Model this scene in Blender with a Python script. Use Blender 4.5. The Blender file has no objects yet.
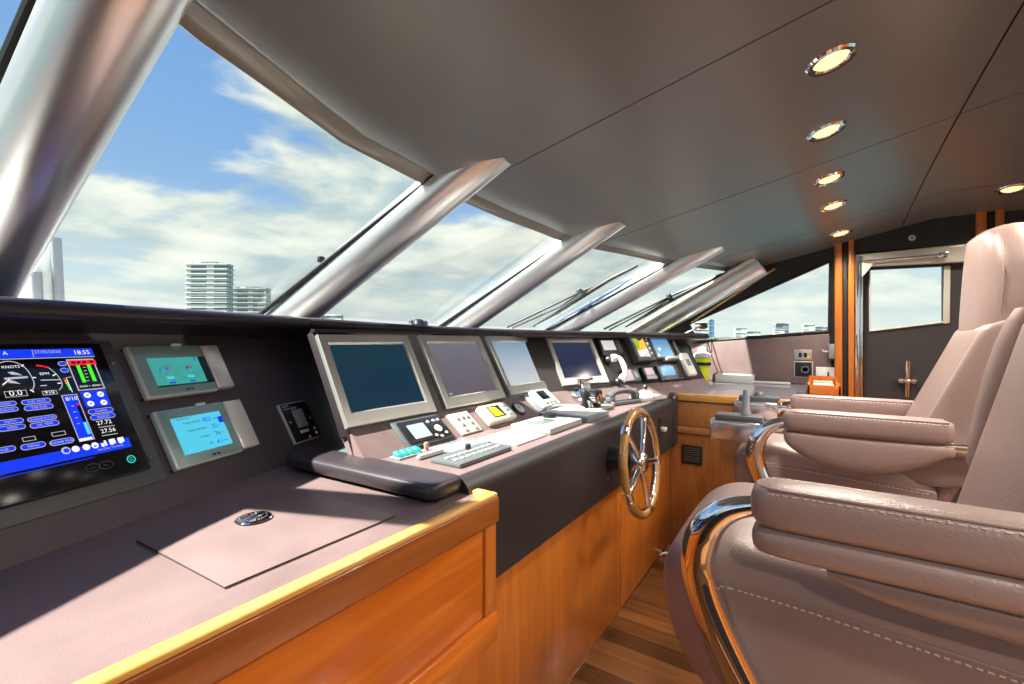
import bpy, bmesh, math, random
from mathutils import Vector, Matrix
random.seed(4)
SC = bpy.context.scene
COL = SC.collection
H = 1.2                      # eye height above the sole
F, CU, HV, S, C = 455.0, 512.0, 340.0, .5543, .8323
V = Vector

# ------------------------------------------------------------------ survey helpers (measure points on real planes)
def ray(u, v):
    r = (u - CU) / F
    return V((S * r + C, -C * r + S, -(v - HV) / F))
def P(u, v, x=None, y=None, z=None):
    d = ray(u, v)
    if x is not None: s = x / d.x
    elif y is not None: s = y / d.y
    else: s = (z - H) / d.z
    return V((d.x * s, d.y * s, d.z * s + H))
class Frame:
    def __init__(s, o, e1, e2):
        s.o = V(o); s.e1 = V(e1).normalized(); s.e2 = V(e2).normalized()
        s.n = s.e1.cross(s.e2).normalized()
        s.e2 = s.n.cross(s.e1).normalized()
    def w(s, a, b, c=0.): return s.o + s.e1 * a + s.e2 * b + s.n * c
    def ab(s, u, v):
        d = ray(u, v); o = s.o - V((0, 0, H))
        p = d * (o.dot(s.n) / d.dot(s.n)) - o
        return p.dot(s.e1), p.dot(s.e2)
    def rect(s, pts):
        L = [s.ab(*p) for p in pts]
        return ((L[0][0] + L[3][0]) / 2, (L[1][0] + L[2][0]) / 2, (L[2][1] + L[3][1]) / 2, (L[0][1] + L[1][1]) / 2)  # a0 a1 b0 b1
    def M(s, a=0, b=0, c=0):
        m = Matrix((s.e1, s.e2, s.n)).transposed().to_4x4(); m.translation = s.w(a, b, c); return m
def facet(o, th, k):
    t = math.radians(th)
    nh = V((math.sin(t), -math.cos(t), 0))
    return Frame(o, (math.cos(t), math.sin(t), 0), V((0, 0, 1)) - nh * k)
FN = facet((.5, 1.175, .85), 20, .55)       # panel by the desk
FM = facet((.79, 1.06, .945), 0, .55)       # middle monitors
FF = facet((1.85, 1.06, .945), -20, .55)    # far panel
FS = Frame((.79, .97, .88), (1, 0, 0), (0, .085, .068))   # sloping instrument strip
FT = Frame((0, 0, .88), (1, 0, 0), (0, 1, 0))             # console top
FD = Frame((0, 0, .85), (1, 0, 0), (0, 1, 0))             # desk top
FC = Frame((0, 0, .896), (1, 0, 0), (0, 1, 0))            # corner counter top

# ------------------------------------------------------------------ materials
MATS = {}
def mat(name, col, rough=.5, metal=0., spec=.5, bump=0., bscale=200., stretch=None, var=0., vscale=6., coat=0., emit=0., ecol=None, aniso=0., rvar=0.):
    if name in MATS: return MATS[name]
    m = bpy.data.materials.new(name); m.use_nodes = True
    nt = m.node_tree; b = nt.nodes['Principled BSDF']
    b.inputs['Base Color'].default_value = (*col, 1); b.inputs['Roughness'].default_value = rough
    b.inputs['Metallic'].default_value = metal; b.inputs['Specular IOR Level'].default_value = spec
    b.inputs['Coat Weight'].default_value = coat; b.inputs['Coat Roughness'].default_value = .08
    if emit: b.inputs['Emission Color'].default_value = (*(ecol or col), 1); b.inputs['Emission Strength'].default_value = emit
    N = nt.nodes.new; L = nt.links.new
    tc = N('ShaderNodeTexCoord'); mp = N('ShaderNodeMapping'); L(tc.outputs['Object'], mp.inputs['Vector'])
    if stretch: mp.inputs['Scale'].default_value = stretch
    if bump:
        n = N('ShaderNodeTexNoise'); n.inputs['Scale'].default_value = bscale; n.inputs['Detail'].default_value = 3
        L(mp.outputs[0], n.inputs['Vector'])
        bp = N('ShaderNodeBump'); bp.inputs['Strength'].default_value = bump; bp.inputs['Distance'].default_value = .002
        L(n.outputs[0], bp.inputs['Height']); L(bp.outputs[0], b.inputs['Normal'])
    if var or rvar:
        n2 = N('ShaderNodeTexNoise'); n2.inputs['Scale'].default_value = vscale; n2.inputs['Detail'].default_value = 5
        L(mp.outputs[0], n2.inputs['Vector'])
        if var:
            r = N('ShaderNodeValToRGB'); r.color_ramp.elements[0].position = .3; r.color_ramp.elements[1].position = .7
            r.color_ramp.elements[0].color = (*[c * (1 - var) for c in col], 1); r.color_ramp.elements[1].color = (*[min(1, c * (1 + var)) for c in col], 1)
            L(n2.outputs[0], r.inputs[0]); L(r.outputs[0], b.inputs['Base Color'])
        if rvar:
            mr = N('ShaderNodeMapRange'); mr.inputs['From Min'].default_value = .3; mr.inputs['From Max'].default_value = .7
            mr.inputs['To Min'].default_value = rough - rvar; mr.inputs['To Max'].default_value = rough + rvar
            L(n2.outputs[0], mr.inputs[0]); L(mr.outputs[0], b.inputs['Roughness'])
    MATS[name] = m; return m
def wood(name, c1, c2, scale, rough=.3, coat=.5, planks=None):
    m = bpy.data.materials.new(name); m.use_nodes = True; nt = m.node_tree; b = nt.nodes['Principled BSDF']
    N = nt.nodes.new; L = nt.links.new
    tc = N('ShaderNodeTexCoord'); mp = N('ShaderNodeMapping'); mp.inputs['Scale'].default_value = scale
    L(tc.outputs['Object'], mp.inputs['Vector'])
    n1 = N('ShaderNodeTexNoise'); n1.inputs['Scale'].default_value = 2.2; n1.inputs['Detail'].default_value = 6; n1.inputs['Distortion'].default_value = 1.2
    L(mp.outputs[0], n1.inputs['Vector'])
    r = N('ShaderNodeValToRGB'); r.color_ramp.elements[0].position = .3; r.color_ramp.elements[1].position = .7
    r.color_ramp.elements[0].color = (*c1, 1); r.color_ramp.elements[1].color = (*c2, 1); L(n1.outputs[0], r.inputs[0])
    out = r.outputs[0]
    if planks:                     # boards running along Y, each with its own tone and a thin dark joint
        sx = N('ShaderNodeSeparateXYZ'); L(tc.outputs['Object'], sx.inputs[0])
        dv = N('ShaderNodeMath'); dv.operation = 'DIVIDE'; dv.inputs[1].default_value = planks; L(sx.outputs[0], dv.inputs[0])
        fl = N('ShaderNodeMath'); fl.operation = 'FLOOR'; L(dv.outputs[0], fl.inputs[0])
        wn = N('ShaderNodeTexWhiteNoise'); wn.noise_dimensions = '1D'; L(fl.outputs[0], wn.inputs['W'])
        mr = N('ShaderNodeMapRange'); mr.inputs['To Min'].default_value = .45; mr.inputs['To Max'].default_value = 1.25; L(wn.outputs[0], mr.inputs[0])
        fr = N('ShaderNodeMath'); fr.operation = 'FRACT'; L(dv.outputs[0], fr.inputs[0])
        gt = N('ShaderNodeMath'); gt.operation = 'GREATER_THAN'; gt.inputs[1].default_value = .03; L(fr.outputs[0], gt.inputs[0])
        ml = N('ShaderNodeMath'); ml.operation = 'MULTIPLY'; L(mr.outputs[0], ml.inputs[0]); L(gt.outputs[0], ml.inputs[1])
        vm = N('ShaderNodeVectorMath'); vm.operation = 'SCALE'; L(out, vm.inputs[0]); L(ml.outputs[0], vm.inputs['Scale']); out = vm.outputs[0]
    L(out, b.inputs['Base Color'])
    b.inputs['Roughness'].default_value = rough; b.inputs['Coat Weight'].default_value = coat; b.inputs['Coat Roughness'].default_value = .12
    MATS[name] = m; return m
def lit(name, col, e): return mat(name, tuple(c * .3 for c in col), .25, emit=e, ecol=col)
def glass(name, tint, gloss=.06):
    m = bpy.data.materials.new(name); m.use_nodes = True; nt = m.node_tree; nt.nodes.remove(nt.nodes['Principled BSDF'])
    N = nt.nodes.new; L = nt.links.new; o = nt.nodes['Material Output']
    t = N('ShaderNodeBsdfTransparent'); t.inputs[0].default_value = (*tint, 1)
    g = N('ShaderNodeBsdfGlossy'); g.inputs['Roughness'].default_value = .02
    lw = N('ShaderNodeLayerWeight'); lw.inputs[0].default_value = .12
    ml = N('ShaderNodeMath'); ml.operation = 'MULTIPLY'; ml.inputs[1].default_value = gloss / .12; L(lw.outputs['Fresnel'], ml.inputs[0])
    ml.use_clamp = True
    mx = N('ShaderNodeMixShader'); L(ml.outputs[0], mx.inputs[0]); L(t.outputs[0], mx.inputs[1]); L(g.outputs[0], mx.inputs[2]); L(mx.outputs[0], o.inputs[0])
    MATS[name] = m; return m

DASH = mat('dash_leather', (.168, .114, .115), .42, bump=.25, bscale=420, var=.12, vscale=9)
DASHTOP = DASH
PAD = mat('pad_leather', (.035, .028, .034), .3, bump=.2, bscale=380)
NEARM = mat('dash_leather_shaded_near', (.072, .058, .072), .42, bump=.2, bscale=380)  # dash leather again, with its shade darkened into the colour
FASC = mat('dash_leather_shaded_fascia', (.028, .024, .026), .42, bump=.2, bscale=380)  # same dash leather, coloured near black for its shaded aft faces
TAUPE = mat('taupe_leather', (.32, .225, .205), .31, spec=.7, bump=.5, bscale=210, var=.04, vscale=3)
TAUPE2 = mat('taupe_leather_rough', (.27, .188, .17), .36, bump=.55, bscale=190, var=.04, vscale=3)
STITCH = mat('stitch_thread', (.66, .55, .50), .6)
CEIL = mat('headliner', (.205, .208, .205), .34, metal=.22, spec=.75, rvar=.04, vscale=5, stretch=(14, 1, 1))
HEAD = mat('head_paint', (.27, .27, .235), .22, coat=.4)
CREAM = mat('cream_paint', (.56, .54, .46), .2, coat=.5)
SILVER = mat('satin_metal', (.78, .78, .78), .30, metal=.88)
CHROME = mat('chrome', (.86, .86, .87), .05, metal=1)
BRUSH = mat('brushed_steel', (.55, .55, .53), .3, metal=.7, bump=.05, bscale=300, stretch=(1, 40, 1))
BLACK = mat('black_plastic', (.012, .012, .014), .35)
GASKET = mat('black_rubber', (.01, .01, .012), .5)
GREY = mat('grey_plastic', (.09, .10, .11), .4)
MGREY = mat('mid_grey_plastic', (.22, .24, .26), .4)
LGREY = mat('light_grey_plastic', (.48, .50, .50), .4)
WHITE = mat('white_plastic', (.75, .75, .73), .4)
BEIGE = mat('beige_plastic', (.62, .58, .47), .45)
DARKWALL = mat('dark_wall_vinyl', (.013, .012, .014), .5, bump=.15, bscale=300)
DOORSKIN = mat('door_vinyl', (.030, .025, .026), .5, bump=.2, bscale=200)
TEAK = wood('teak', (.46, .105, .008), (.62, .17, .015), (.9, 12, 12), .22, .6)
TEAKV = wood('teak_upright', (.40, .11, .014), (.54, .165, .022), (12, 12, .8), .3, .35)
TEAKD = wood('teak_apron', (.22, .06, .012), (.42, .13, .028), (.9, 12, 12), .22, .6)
TEAKEDGE = wood('teak_edge', (.62, .30, .07), (.75, .40, .11), (.8, 10, 10), .18, .7)
TEAKC = wood('teak_pale', (.42, .17, .05), (.55, .25, .085), (.9, 12, 12), .3, .4)
TEAKCV = wood('teak_pale_upright', (.30, .11, .03), (.42, .17, .05), (12, 12, .8), .35, .3)
FLOORM = wood('floor_boards', (.115, .042, .012), (.22, .09, .028), (14, .7, 1), .33, .25, planks=.085)
COUNTER = mat('counter_leather', (.21, .21, .255), .2, spec=.8, coat=.6)
GLASS = glass('window_glass', (.95, .98, .97), .025)
LENS = glass('clear_cover', (.85, .92, .92), .14)
BULB = mat('lamp_glow', (1, .8, .55), .3, emit=1.0, ecol=(1, .66, .30))

# ------------------------------------------------------------------ mesh builder
class MB:
    def __init__(s): s.v = []; s.f = []; s.m = []
    def add(s, vs, fs, mi=0):
        o = len(s.v); s.v += [V(p) for p in vs]; s.f += [tuple(i + o for i in f) for f in fs]; s.m += [mi] * len(fs); return s
    def bm(s, b, M=None, mi=0):
        b.verts.ensure_lookup_table(); b.verts.index_update()
        vs = [(M @ v.co) if M else v.co.copy() for v in b.verts]
        fs = [tuple(v.index for v in f.verts) for f in b.faces]; b.free(); return s.add(vs, fs, mi)
    def rbox(s, M, size, bev=.002, mi=0, seg=2):
        b = bmesh.new(); bmesh.ops.create_cube(b, size=1)
        for v in b.verts: v.co = V((v.co.x * size[0], v.co.y * size[1], v.co.z * size[2]))
        bev = min(bev, min(size) * .45)
        if bev > 0: bmesh.ops.bevel(b, geom=b.edges[:], offset=bev, segments=seg, profile=.5, affect='EDGES', clamp_overlap=True)
        return s.bm(b, M, mi)
    def fbox(s, fr, a0, a1, b0, b1, c0, c1, bev=.002, mi=0, seg=2):
        return s.rbox(fr.M((a0 + a1) / 2, (b0 + b1) / 2, (c0 + c1) / 2), (abs(a1 - a0), abs(b1 - b0), abs(c1 - c0)), bev, mi, seg)
    def box(s, x0, x1, y0, y1, z0, z1, bev=.002, mi=0, seg=2):
        return s.rbox(Matrix.Translation(((x0 + x1) / 2, (y0 + y1) / 2, (z0 + z1) / 2)), (x1 - x0, y1 - y0, z1 - z0), bev, mi, seg)
    def prism(s, pts, vec, bev=0., mi=0, seg=2):
        b = bmesh.new(); vec = V(vec)
        lo = [b.verts.new(V(p)) for p in pts]; hi = [b.verts.new(V(p) + vec) for p in pts]
        n = len(pts); b.faces.new(lo[::-1]); b.faces.new(hi)
        for i in range(n): b.faces.new((lo[i], lo[(i + 1) % n], hi[(i + 1) % n], hi[i]))
        bmesh.ops.recalc_face_normals(b, faces=b.faces[:])
        if bev: bmesh.ops.bevel(b, geom=b.edges[:], offset=bev, segments=seg, profile=.5, affect='EDGES', clamp_overlap=True)
        return s.bm(b, None, mi)
    def loft(s, rings, cap=True, closed=True, mi=0):
        n = len(rings[0]); vs = [p for r in rings for p in r]; fs = []
        for i in range(len(rings) - 1):
            for j in range(n if closed else n - 1):
                k = (j + 1) % n
                fs.append((i * n + j, i * n + k, (i + 1) * n + k, (i + 1) * n + j))
        if cap: fs.append(tuple(range(n))[::-1]); fs.append(tuple((len(rings) - 1) * n + j for j in range(n)))
        return s.add(vs, fs, mi)
    def tube(s, pts, r, n=12, mi=0, closed=False, up=None, flat=1.):
        pts = [V(p) for p in pts]; m = len(pts); R = r if isinstance(r, (list, tuple)) else [r] * m
        T = []
        for i in range(m):
            a = pts[(i - 1) % m] if (closed or i) else pts[0]; b = pts[(i + 1) % m] if (closed or i < m - 1) else pts[-1]
            T.append((b - a).normalized())
        u = V(up) if up else (V((0, 0, 1)) if abs(T[0].z) < .9 else V((1, 0, 0)))
        rings = []
        for i in range(m):
            u = (u - T[i] * u.dot(T[i])).normalized(); w = T[i].cross(u)
            rings.append([pts[i] + u * math.cos(q) * R[i] + w * math.sin(q) * R[i] * flat for q in [2 * math.pi * j / n for j in range(n)]])
        if closed: rings.append(rings[0]); return s.loft(rings, False, True, mi)
        return s.loft(rings, True, True, mi)
    def lathe(s, M, prof, n=24, mi=0):
        return s.loft([[M @ V((r * math.cos(q), r * math.sin(q), h)) for q in [2 * math.pi * j / n for j in range(n)]] for r, h in prof], True, True, mi)
    def poly(s, pts, mi=0): return s.add(pts, [tuple(range(len(pts)))], mi)
    def text(s, txt, M, size, mi=0, align='LEFT'):
        cu = bpy.data.curves.new('t', 'FONT'); cu.body = txt; cu.size = size; cu.align_x = align; cu.resolution_u = 2
        o = bpy.data.objects.new('t', cu); COL.objects.link(o)
        me = bpy.data.meshes.new_from_object(o.evaluated_get(bpy.context.evaluated_depsgraph_get()))
        s.add([M @ v.co for v in me.vertices], [tuple(p.vertices) for p in me.polygons], mi)
        bpy.data.objects.remove(o); bpy.data.curves.remove(cu); bpy.data.meshes.remove(me); return s

ROOTM = {}
def build(name, mb, m, parent=None, angle=38, label=None):
    me = bpy.data.meshes.new(name)
    if parent is not None: R = ROOTM[parent.name]
    else:
        xs = [p.x for p in mb.v]; ys = [p.y for p in mb.v]; zs = [p.z for p in mb.v]
        R = Matrix.Translation(((min(xs) + max(xs)) / 2, (min(ys) + max(ys)) / 2, min(zs)))
    I = R.inverted()
    me.from_pydata([I @ p for p in mb.v], [], mb.f)
    for q in (m if isinstance(m, (list, tuple)) else [m]): me.materials.append(q)
    me.polygons.foreach_set('material_index', mb.m)
    b = bmesh.new(); b.from_mesh(me); bmesh.ops.recalc_face_normals(b, faces=b.faces[:]); b.to_mesh(me); b.free()
    me.polygons.foreach_set('use_smooth', [True] * len(me.polygons))
    me.set_sharp_from_angle(angle=math.radians(angle)); me.update()
    o = bpy.data.objects.new(name, me); COL.objects.link(o)
    if parent is not None: o.parent = parent
    else: o.matrix_world = R
    ROOTM[o.name] = R
    if label: o['label'] = label
    return o
def thing(name, label, cat, loc, group=None):
    o = bpy.data.objects.new(name, None); COL.objects.link(o); o.empty_display_size = .05
    o.matrix_world = Matrix.Translation(V(loc)); ROOTM[o.name] = Matrix.Translation(V(loc))
    o['label'] = label; o['category'] = cat
    if group: o['group'] = group
    return o
def tag(o, label, cat, group=None):
    o['label'] = label; o['category'] = cat
    if group: o['group'] = group
    return o
def struct(name, mb, m, label=None, angle=38, parent=None):
    o = build(name, mb, m, parent, angle)
    if parent is None: o['kind'] = 'structure'
    if label: o['label'] = label
    return o
def lerp(a, b, t): return a + (b - a) * t
def interp(tab, x):
    if x <= tab[0][0]: i = 0
    elif x >= tab[-1][0]: i = len(tab) - 2
    else: i = max(k for k in range(len(tab) - 1) if tab[k][0] <= x)
    t = (x - tab[i][0]) / (tab[i + 1][0] - tab[i][0])
    return lerp(tab[i][1], tab[i + 1][1], t)
def smooth_path(pts, n=6):
    pts = [V(p) for p in pts]; out = []
    for i in range(len(pts) - 1):
        p0 = pts[max(i - 1, 0)]; p1 = pts[i]; p2 = pts[i + 1]; p3 = pts[min(i + 2, len(pts) - 1)]
        for k in range(n):
            t = k / n
            out.append(.5 * ((2 * p1) + (p2 - p0) * t + (2 * p0 - 5 * p1 + 4 * p2 - p3) * t * t + (3 * p1 - p0 - 3 * p2 + p3) * t ** 3))
    return out + [pts[-1]]

#@@SETTING
# ------------------------------------------------------------------ THE SETTING
YF = [(-.95, -.05), (-.3, .55), (.0, .70), (.35, .885), (.5, .935), (.77, 1.03), (1.16, 1.085), (1.6, 1.10), (2.1, 1.075), (2.34, 1.03), (3.05, .80), (3.4, .62), (3.75, .43)]
def yf(x): return interp(YF, x)
def zc(x, y): return H + .777 - .033 * (x - 1.4) ** 2 - .22 * max(y, -.6)
WX, NX, BY = 3.72, -.95, -3.0

mb = MB(); mb.box(NX - .1, WX + .1, BY, 2.2, -.06, 0, 0); struct('floor', mb, FLOORM)

mb = MB()
def ceil_panel(x0, x1, y0, front):
    nx, ny = 14, 18; top = []
    g = .003
    rows = []
    for j in range(ny + 4):
        row = []
        for i in range(nx + 1):
            x = lerp(x0 + g, x1 - g, i / nx)
            ye = yf(x) if front is None else front
            if j <= ny:
                y = lerp(y0 + g, ye - g - (.035 if front is None else 0), j / ny); z = zc(x, y)
                if j == 0: z += .0
            else:
                q = (j - ny) / 3 * math.pi / 2; rr = .035 if front is None else .002
                yb = ye - g - rr
                y = yb + rr * math.sin(q); z = zc(x, yb) + rr * (1 - math.cos(q)) - .22 * 0
            row.append(V((x, y, z)))
        rows.append(row)
    # edges turned up so that the joints read as dark grooves
    vs = []; fs = []; W = nx + 3
    for r in rows:
        vs.append(r[0] + V((0, 0, .03))); vs += r; vs.append(r[-1] + V((0, 0, .03)))
    for j in range(len(rows) - 1):
        for i in range(W - 1):
            fs.append((j * W + i, j * W + i + 1, (j + 1) * W + i + 1, (j + 1) * W + i))
    o = len(vs)
    vs += [p + V((0, 0, .03)) for p in rows[0]]
    for i in range(nx): fs.append((1 + i, 2 + i, o + i + 1, o + i))
    mb.add(vs, fs)
SEAM = [NX, 1.285, 2.35, 3.3, WX + .02]
for i in range(4):
    ceil_panel(SEAM[i], SEAM[i + 1], -.45, None)
    ceil_panel(SEAM[i], SEAM[i + 1], BY, -.45)
struct('ceiling', mb, CEIL, angle=40)
mb = MB(); nx = 24                                  # dark board above the panels, closing the roof to the windscreen head
rows = []
for j in range(9):
    rows.append([V((x, lerp(BY, yf(x) + .03, j / 8), zc(x, lerp(BY, yf(x), j / 8)) + .045)) for x in [lerp(NX - .1, WX + .1, i / nx) for i in range(nx + 1)]])
mb.loft(rows, False, False); mb2 = MB()
for r in rows: r[:] = [p + V((0, 0, .08)) for p in r]
mb.loft(rows, False, False); struct('ceiling_board', mb, GASKET)

# windscreen head: cream strip beyond the panel edge
def head(x, k):
    y = yf(x); z = zc(x, y)
    return [V((x, y - .03, z + .030)), V((x, y + .012, z + .012)), V((x, y + .030, z - .008)), V((x, y + .038, z - .004)), V((x, y + .062, z + .05)), V((x, y - .03, z + .05))][k]
mb = MB(); mb.loft([[head(x, k) for k in range(6)] for x in [lerp(NX, WX, i / 60) for i in range(61)]], True, True)
struct('trim_1', mb, HEAD)

# dash brow: soft roll along the top of the dash, running forward to the glass
BR = [(-1.178, 0.347, 1.2769), (-0.434, 0.868, 1.2769), (0.164, 1.174, 1.2769), (0.533, 1.304, 1.2769), (0.901, 1.416, 1.2769), (1.174, 1.368, 1.2661), (1.426, 1.311, 1.2588), (1.700, 1.236, 1.2536), (1.95, 1.13, 1.25), (2.3, 1.01, 1.248), (2.7, .85, 1.246), (3.1, .635, 1.244), (3.4, .50, 1.243)]
BASE = [(-.95, 1.0), (-.5, 1.32), (.22, 1.64), (1.15, 1.94), (1.8, 2.0), (2.3, 1.97), (3.28, 1.745), (3.75, 1.17)]
def ybase(x): return interp(BASE, x)
GB = {k: V((x, y, z)) for k, (x, y, z) in dict(A=(-.95, .95, 1.30), M0=(.22, 1.60, 1.325), M1=(1.15, 1.92, 1.315), M2=(2.3, 1.96, 1.30), M3=(3.28, 1.745, 1.29), M4=(3.75, 1.15, 1.266)).items()}
def headpt(x): return V((x, yf(x) + .055, zc(x, yf(x)) + .01))
GT = dict(A=headpt(-.95), M0=headpt(.265), M1=headpt(1.22), M2=headpt(2.22), M3=headpt(3.15), M4=headpt(3.72))

# windows of the windscreen, numbered from the near side
order = ['A', 'M0', 'M1', 'M2', 'M3', 'M4']
for i in range(5):
    a, b = order[i], order[i + 1]; mb = MB(); n = 10; lo = []; hi = []
    for k in range(n + 1):
        t = k / n; lo.append(GB[a].lerp(GB[b], t)); x = lerp(GT[a].x, GT[b].x, t); hi.append(headpt(x))
    nn = (lo[-1] - lo[0]).cross(hi[0] - lo[0]).normalized() * .006
    mb.loft([[l, h, h + nn, l + nn] for l, h in zip(lo, hi)], True, True)
    o = struct('window_%d' % (i + 1), mb, GLASS, angle=20)
    if i < 4:
        mb = MB(); d = (GT[b] - GB[b]); s = V((-1, 0, 0)).cross(d).normalized()
        off = V((0, -.06, .0)); rr_ = .082
        mb.tube([GB[b] + off - d * .1 + V((-rr_ + dict(M0=-.05, M1=-.10, M2=-.135, M3=-.155)[b], 0, 0)), GT[b] + off + V((-rr_ - .004, 0, .0)) + d * .03], .010, 8)
        build('gasket', mb, GASKET, o)

# mullions: satin metal posts
mr = dict(M0=(.070, .069), M1=(.080, .078), M2=(.080, .078), M3=(.075, .073))
bs = dict(M0=-.055, M1=-.085, M2=-.12, M3=-.14)
for i, k in enumerate(['M0', 'M1', 'M2', 'M3']):
    d = GT[k] - GB[k]; off = V((0, -.075, -.02))
    a = GB[k] + off - d * .12 + V((bs[k] * 1.12, 0, -.015)); b = GT[k] + off + d * .24 + V((-.012 if k == 'M0' else 0, 0, 0 if k == 'M0' else .022))
    mb = MB(); mb.tube([a.lerp(b, t / 10) for t in range(11)], [lerp(*mr[k], t / 10) for t in range(11)], 28)
    struct('trim_%d' % (i + 2), mb, SILVER)

# far side wall with its slanting window and door
def W(u, v, x=WX): return P(u, v, x=x)
q0, q1, q2, q3 = W(688.4, 324), W(697.6, 341.7), W(829.4, 331.3), W(830.6, 261)
DF, DA = W(856, 300).y, W(976, 300).y              # door opening, fore and aft edge
DT = W(864, 257).z                                 # door head
TH = V((.06, 0, 0))
def wallp(mb, pts, x=WX, th=TH): mb.prism([V((x, y, z)) for y, z in pts], th)
mb = MB(); ztop = 2.16
wallp(mb, [(1.5, 0), (q2.y, 0), (q2.y, q2.z), (q1.y, q1.z), (1.5, q1.z - .12)])
wallp(mb, [(q1.y, q1.z), (q0.y, q0.z), (q0.y + .62, q0.z - .27), (1.5, q1.z - .12)])
wallp(mb, [(q0.y, q0.z), (q3.y, q3.z), (q3.y, 1.90), (.43, 1.70), (1.17, 1.27), (q0.y + .62, q0.z - .27)])
wallp(mb, [(q2.y, 0), (DF, 0), (DF, ztop), (q3.y, ztop), (q3.y, q3.z), (q2.y, q2.z)])
wallp(mb, [(DF, DT), (DA, DT + .0), (DA, ztop), (DF, ztop)])
wallp(mb, [(DA, 0), (BY, 0), (BY, ztop), (DA, ztop)])
struct('wall_right', mb, DARKWALL)
mb = MB(); mb.prism([V((WX + .03, p.y, p.z)) for p in (q0, q1, q2, q3)], (.006, 0, 0))
wo = struct('window_6', mb, GLASS)
mb = MB()
for a, b in ((q0, q1), (q1, q2), (q2, q3), (q3, q0)):
    mb.tube([a, b], .010, 8)
build('window_frame', mb, GASKET, wo)
# leather pad on the wall under the side window
mb = MB(); pa, pb = W(693, 337), W(834, 331)
mb.prism([V((WX - .012, y, z)) for y, z in ((W(701, 377).y, .897), (W(690, 335).y, q1.z - .016), (W(829, 331).y, q2.z - .016), (W(833, 340).y, .897))], (.011, 0, 0), .004)
struct('trim_6', mb, DASH)
mb = MB(); a = W(691, 322.5, WX - .03); b = W(775, 268.5, WX - .03); mb.tube([a, a.lerp(b, .5), b], .009, 8); struct('trim_7', mb, TEAKEDGE)
# corner pillar: satin tube with a cream strip along it
mb = MB(); a = V((3.66, 1.20, 1.235)); b = V((3.60, .33, 1.72)); d = b - a
mb.tube([a.lerp(b, -.1 + 1.12 * t / 8) for t in range(9)], .085, 24, flat=.8)
pil = struct('trim_8', mb, SILVER)
mb = MB(); o1 = V((-.09, -.0, .05)); mb.tube([a + o1 - d * .1, a + o1 + d * .98], .017, 10, flat=1.6); build('cream_strip', mb, CREAM, pil)

# upright posts beside the door: teak, dark channel, teak
def post(num, u0, u1, m, ztop_, zbot=0., x=WX - .05, dx=.05):
    y0, y1 = W(u0, 300, x).y, W(u1, 300, x).y
    mb = MB(); mb.box(x, x + dx, y1, y0, zbot, ztop_, .008, seg=3); struct('trim_%d' % num, mb, m)
post(9, 834.5, 842.5, TEAKV, 1.875); post(10, 842.5, 848.2, DARKWALL, 1.875, x=WX - .03, dx=.03); post(11, 848.2, 854.5, TEAKV, 1.875)
post(12, 976.5, 987.5, TEAKV, 1.99); post(13, 987.5, 996, DARKWALL, 1.99, x=WX - .03, dx=.03); post(14, 996, 1005, TEAKV, 1.99)
# dark panel above the door
mb = MB(); wallp(mb, [(W(855, 250).y, W(855, 253).z), (W(977, 250).y, W(976, 243).z), (W(977, 250).y, 2.0), (W(855, 250).y, 1.88)], WX - .02, V((.02, 0, 0))); struct('trim_15', mb, DARKWALL)
# cream door head
mb = MB(); hp = [W(855, 255.5), W(974, 243.5), W(976.5, 247), W(976.5, 262), W(862, 267.5), W(855, 268)]
mb.prism([p + V((-.03, 0, 0)) for p in hp], (.05, 0, 0), .008, seg=3); struct('trim_16', mb, CREAM)

# the side door
DX = WX + .02
dl, dr = W(862, 300, DX).y, W(969, 300, DX).y
wt = [W(869.7, 269.7, DX), W(944, 266, DX), W(942.8, 322.3, DX), W(869.7, 331, DX)]
mb = MB(); zt = W(864, 262, DX).z
wallp(mb, [(dl, 0), (wt[3].y, 0), (wt[3].y, zt), (dl, zt)], DX, V((.04, 0, 0)))
wallp(mb, [(wt[3].y, 0), (wt[2].y, 0), (wt[2].y, wt[2].z), (wt[3].y, wt[3].z)], DX, V((.04, 0, 0)))
wallp(mb, [(wt[0].y, wt[0].z), (wt[1].y, wt[1].z), (wt[1].y, zt), (wt[0].y, zt)], DX, V((.04, 0, 0)))
wallp(mb, [(wt[2].y, 0), (dr - .1, 0), (dr - .1, zt), (wt[2].y, zt)], DX, V((.04, 0, 0)))
door = struct('door_1', mb, DOORSKIN)
mb = MB(); mb.prism([V((DX + .02, p.y, p.z)) for p in wt], (.005, 0, 0)); build('door_pane', mb, GLASS, door)
mb = MB(); p0, p1, p2, p3 = W(944, 266, DX - .006), W(950.7, 265.5, DX - .006), W(950, 323, DX - .006), W(943, 324, DX - .006)
mb.prism([p0, p1, p2, p3], (.03, 0, 0), .003)
mb.tube([V((DX - .004, p.y, p.z)) for p in (wt[3], wt[2])], .006, 8); mb.tube([V((DX - .002, p.y, p.z)) for p in (wt[0], wt[3])], .004, 8)
build('door_window_frame', mb, CREAM, door)
# door handle
mb = MB(); hx = DX - .045; a = W(908, 361, hx); b = W(907, 397, hx)
mb.tube([a, a.lerp(b, .5), b], .013, 12)
c = W(907, 381, hx)
mb.tube([c + V((.05, .035, 0)), c + V((0, .03, 0)), c + V((-.004, 0, 0)), c + V((0, -.03, 0)), c + V((.05, -.035, 0))], .012, 10)
for s in (-1, 1): mb.lathe(Frame(c + V((-.01, .03 * s, 0)), (0, 1, 0), (0, 0, 1)).M(), [(.0, -.012), (.014, -.01), (.016, 0), (.014, .01), (0, .012)], 12)
build('door_handle', mb, CHROME, door)
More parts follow.
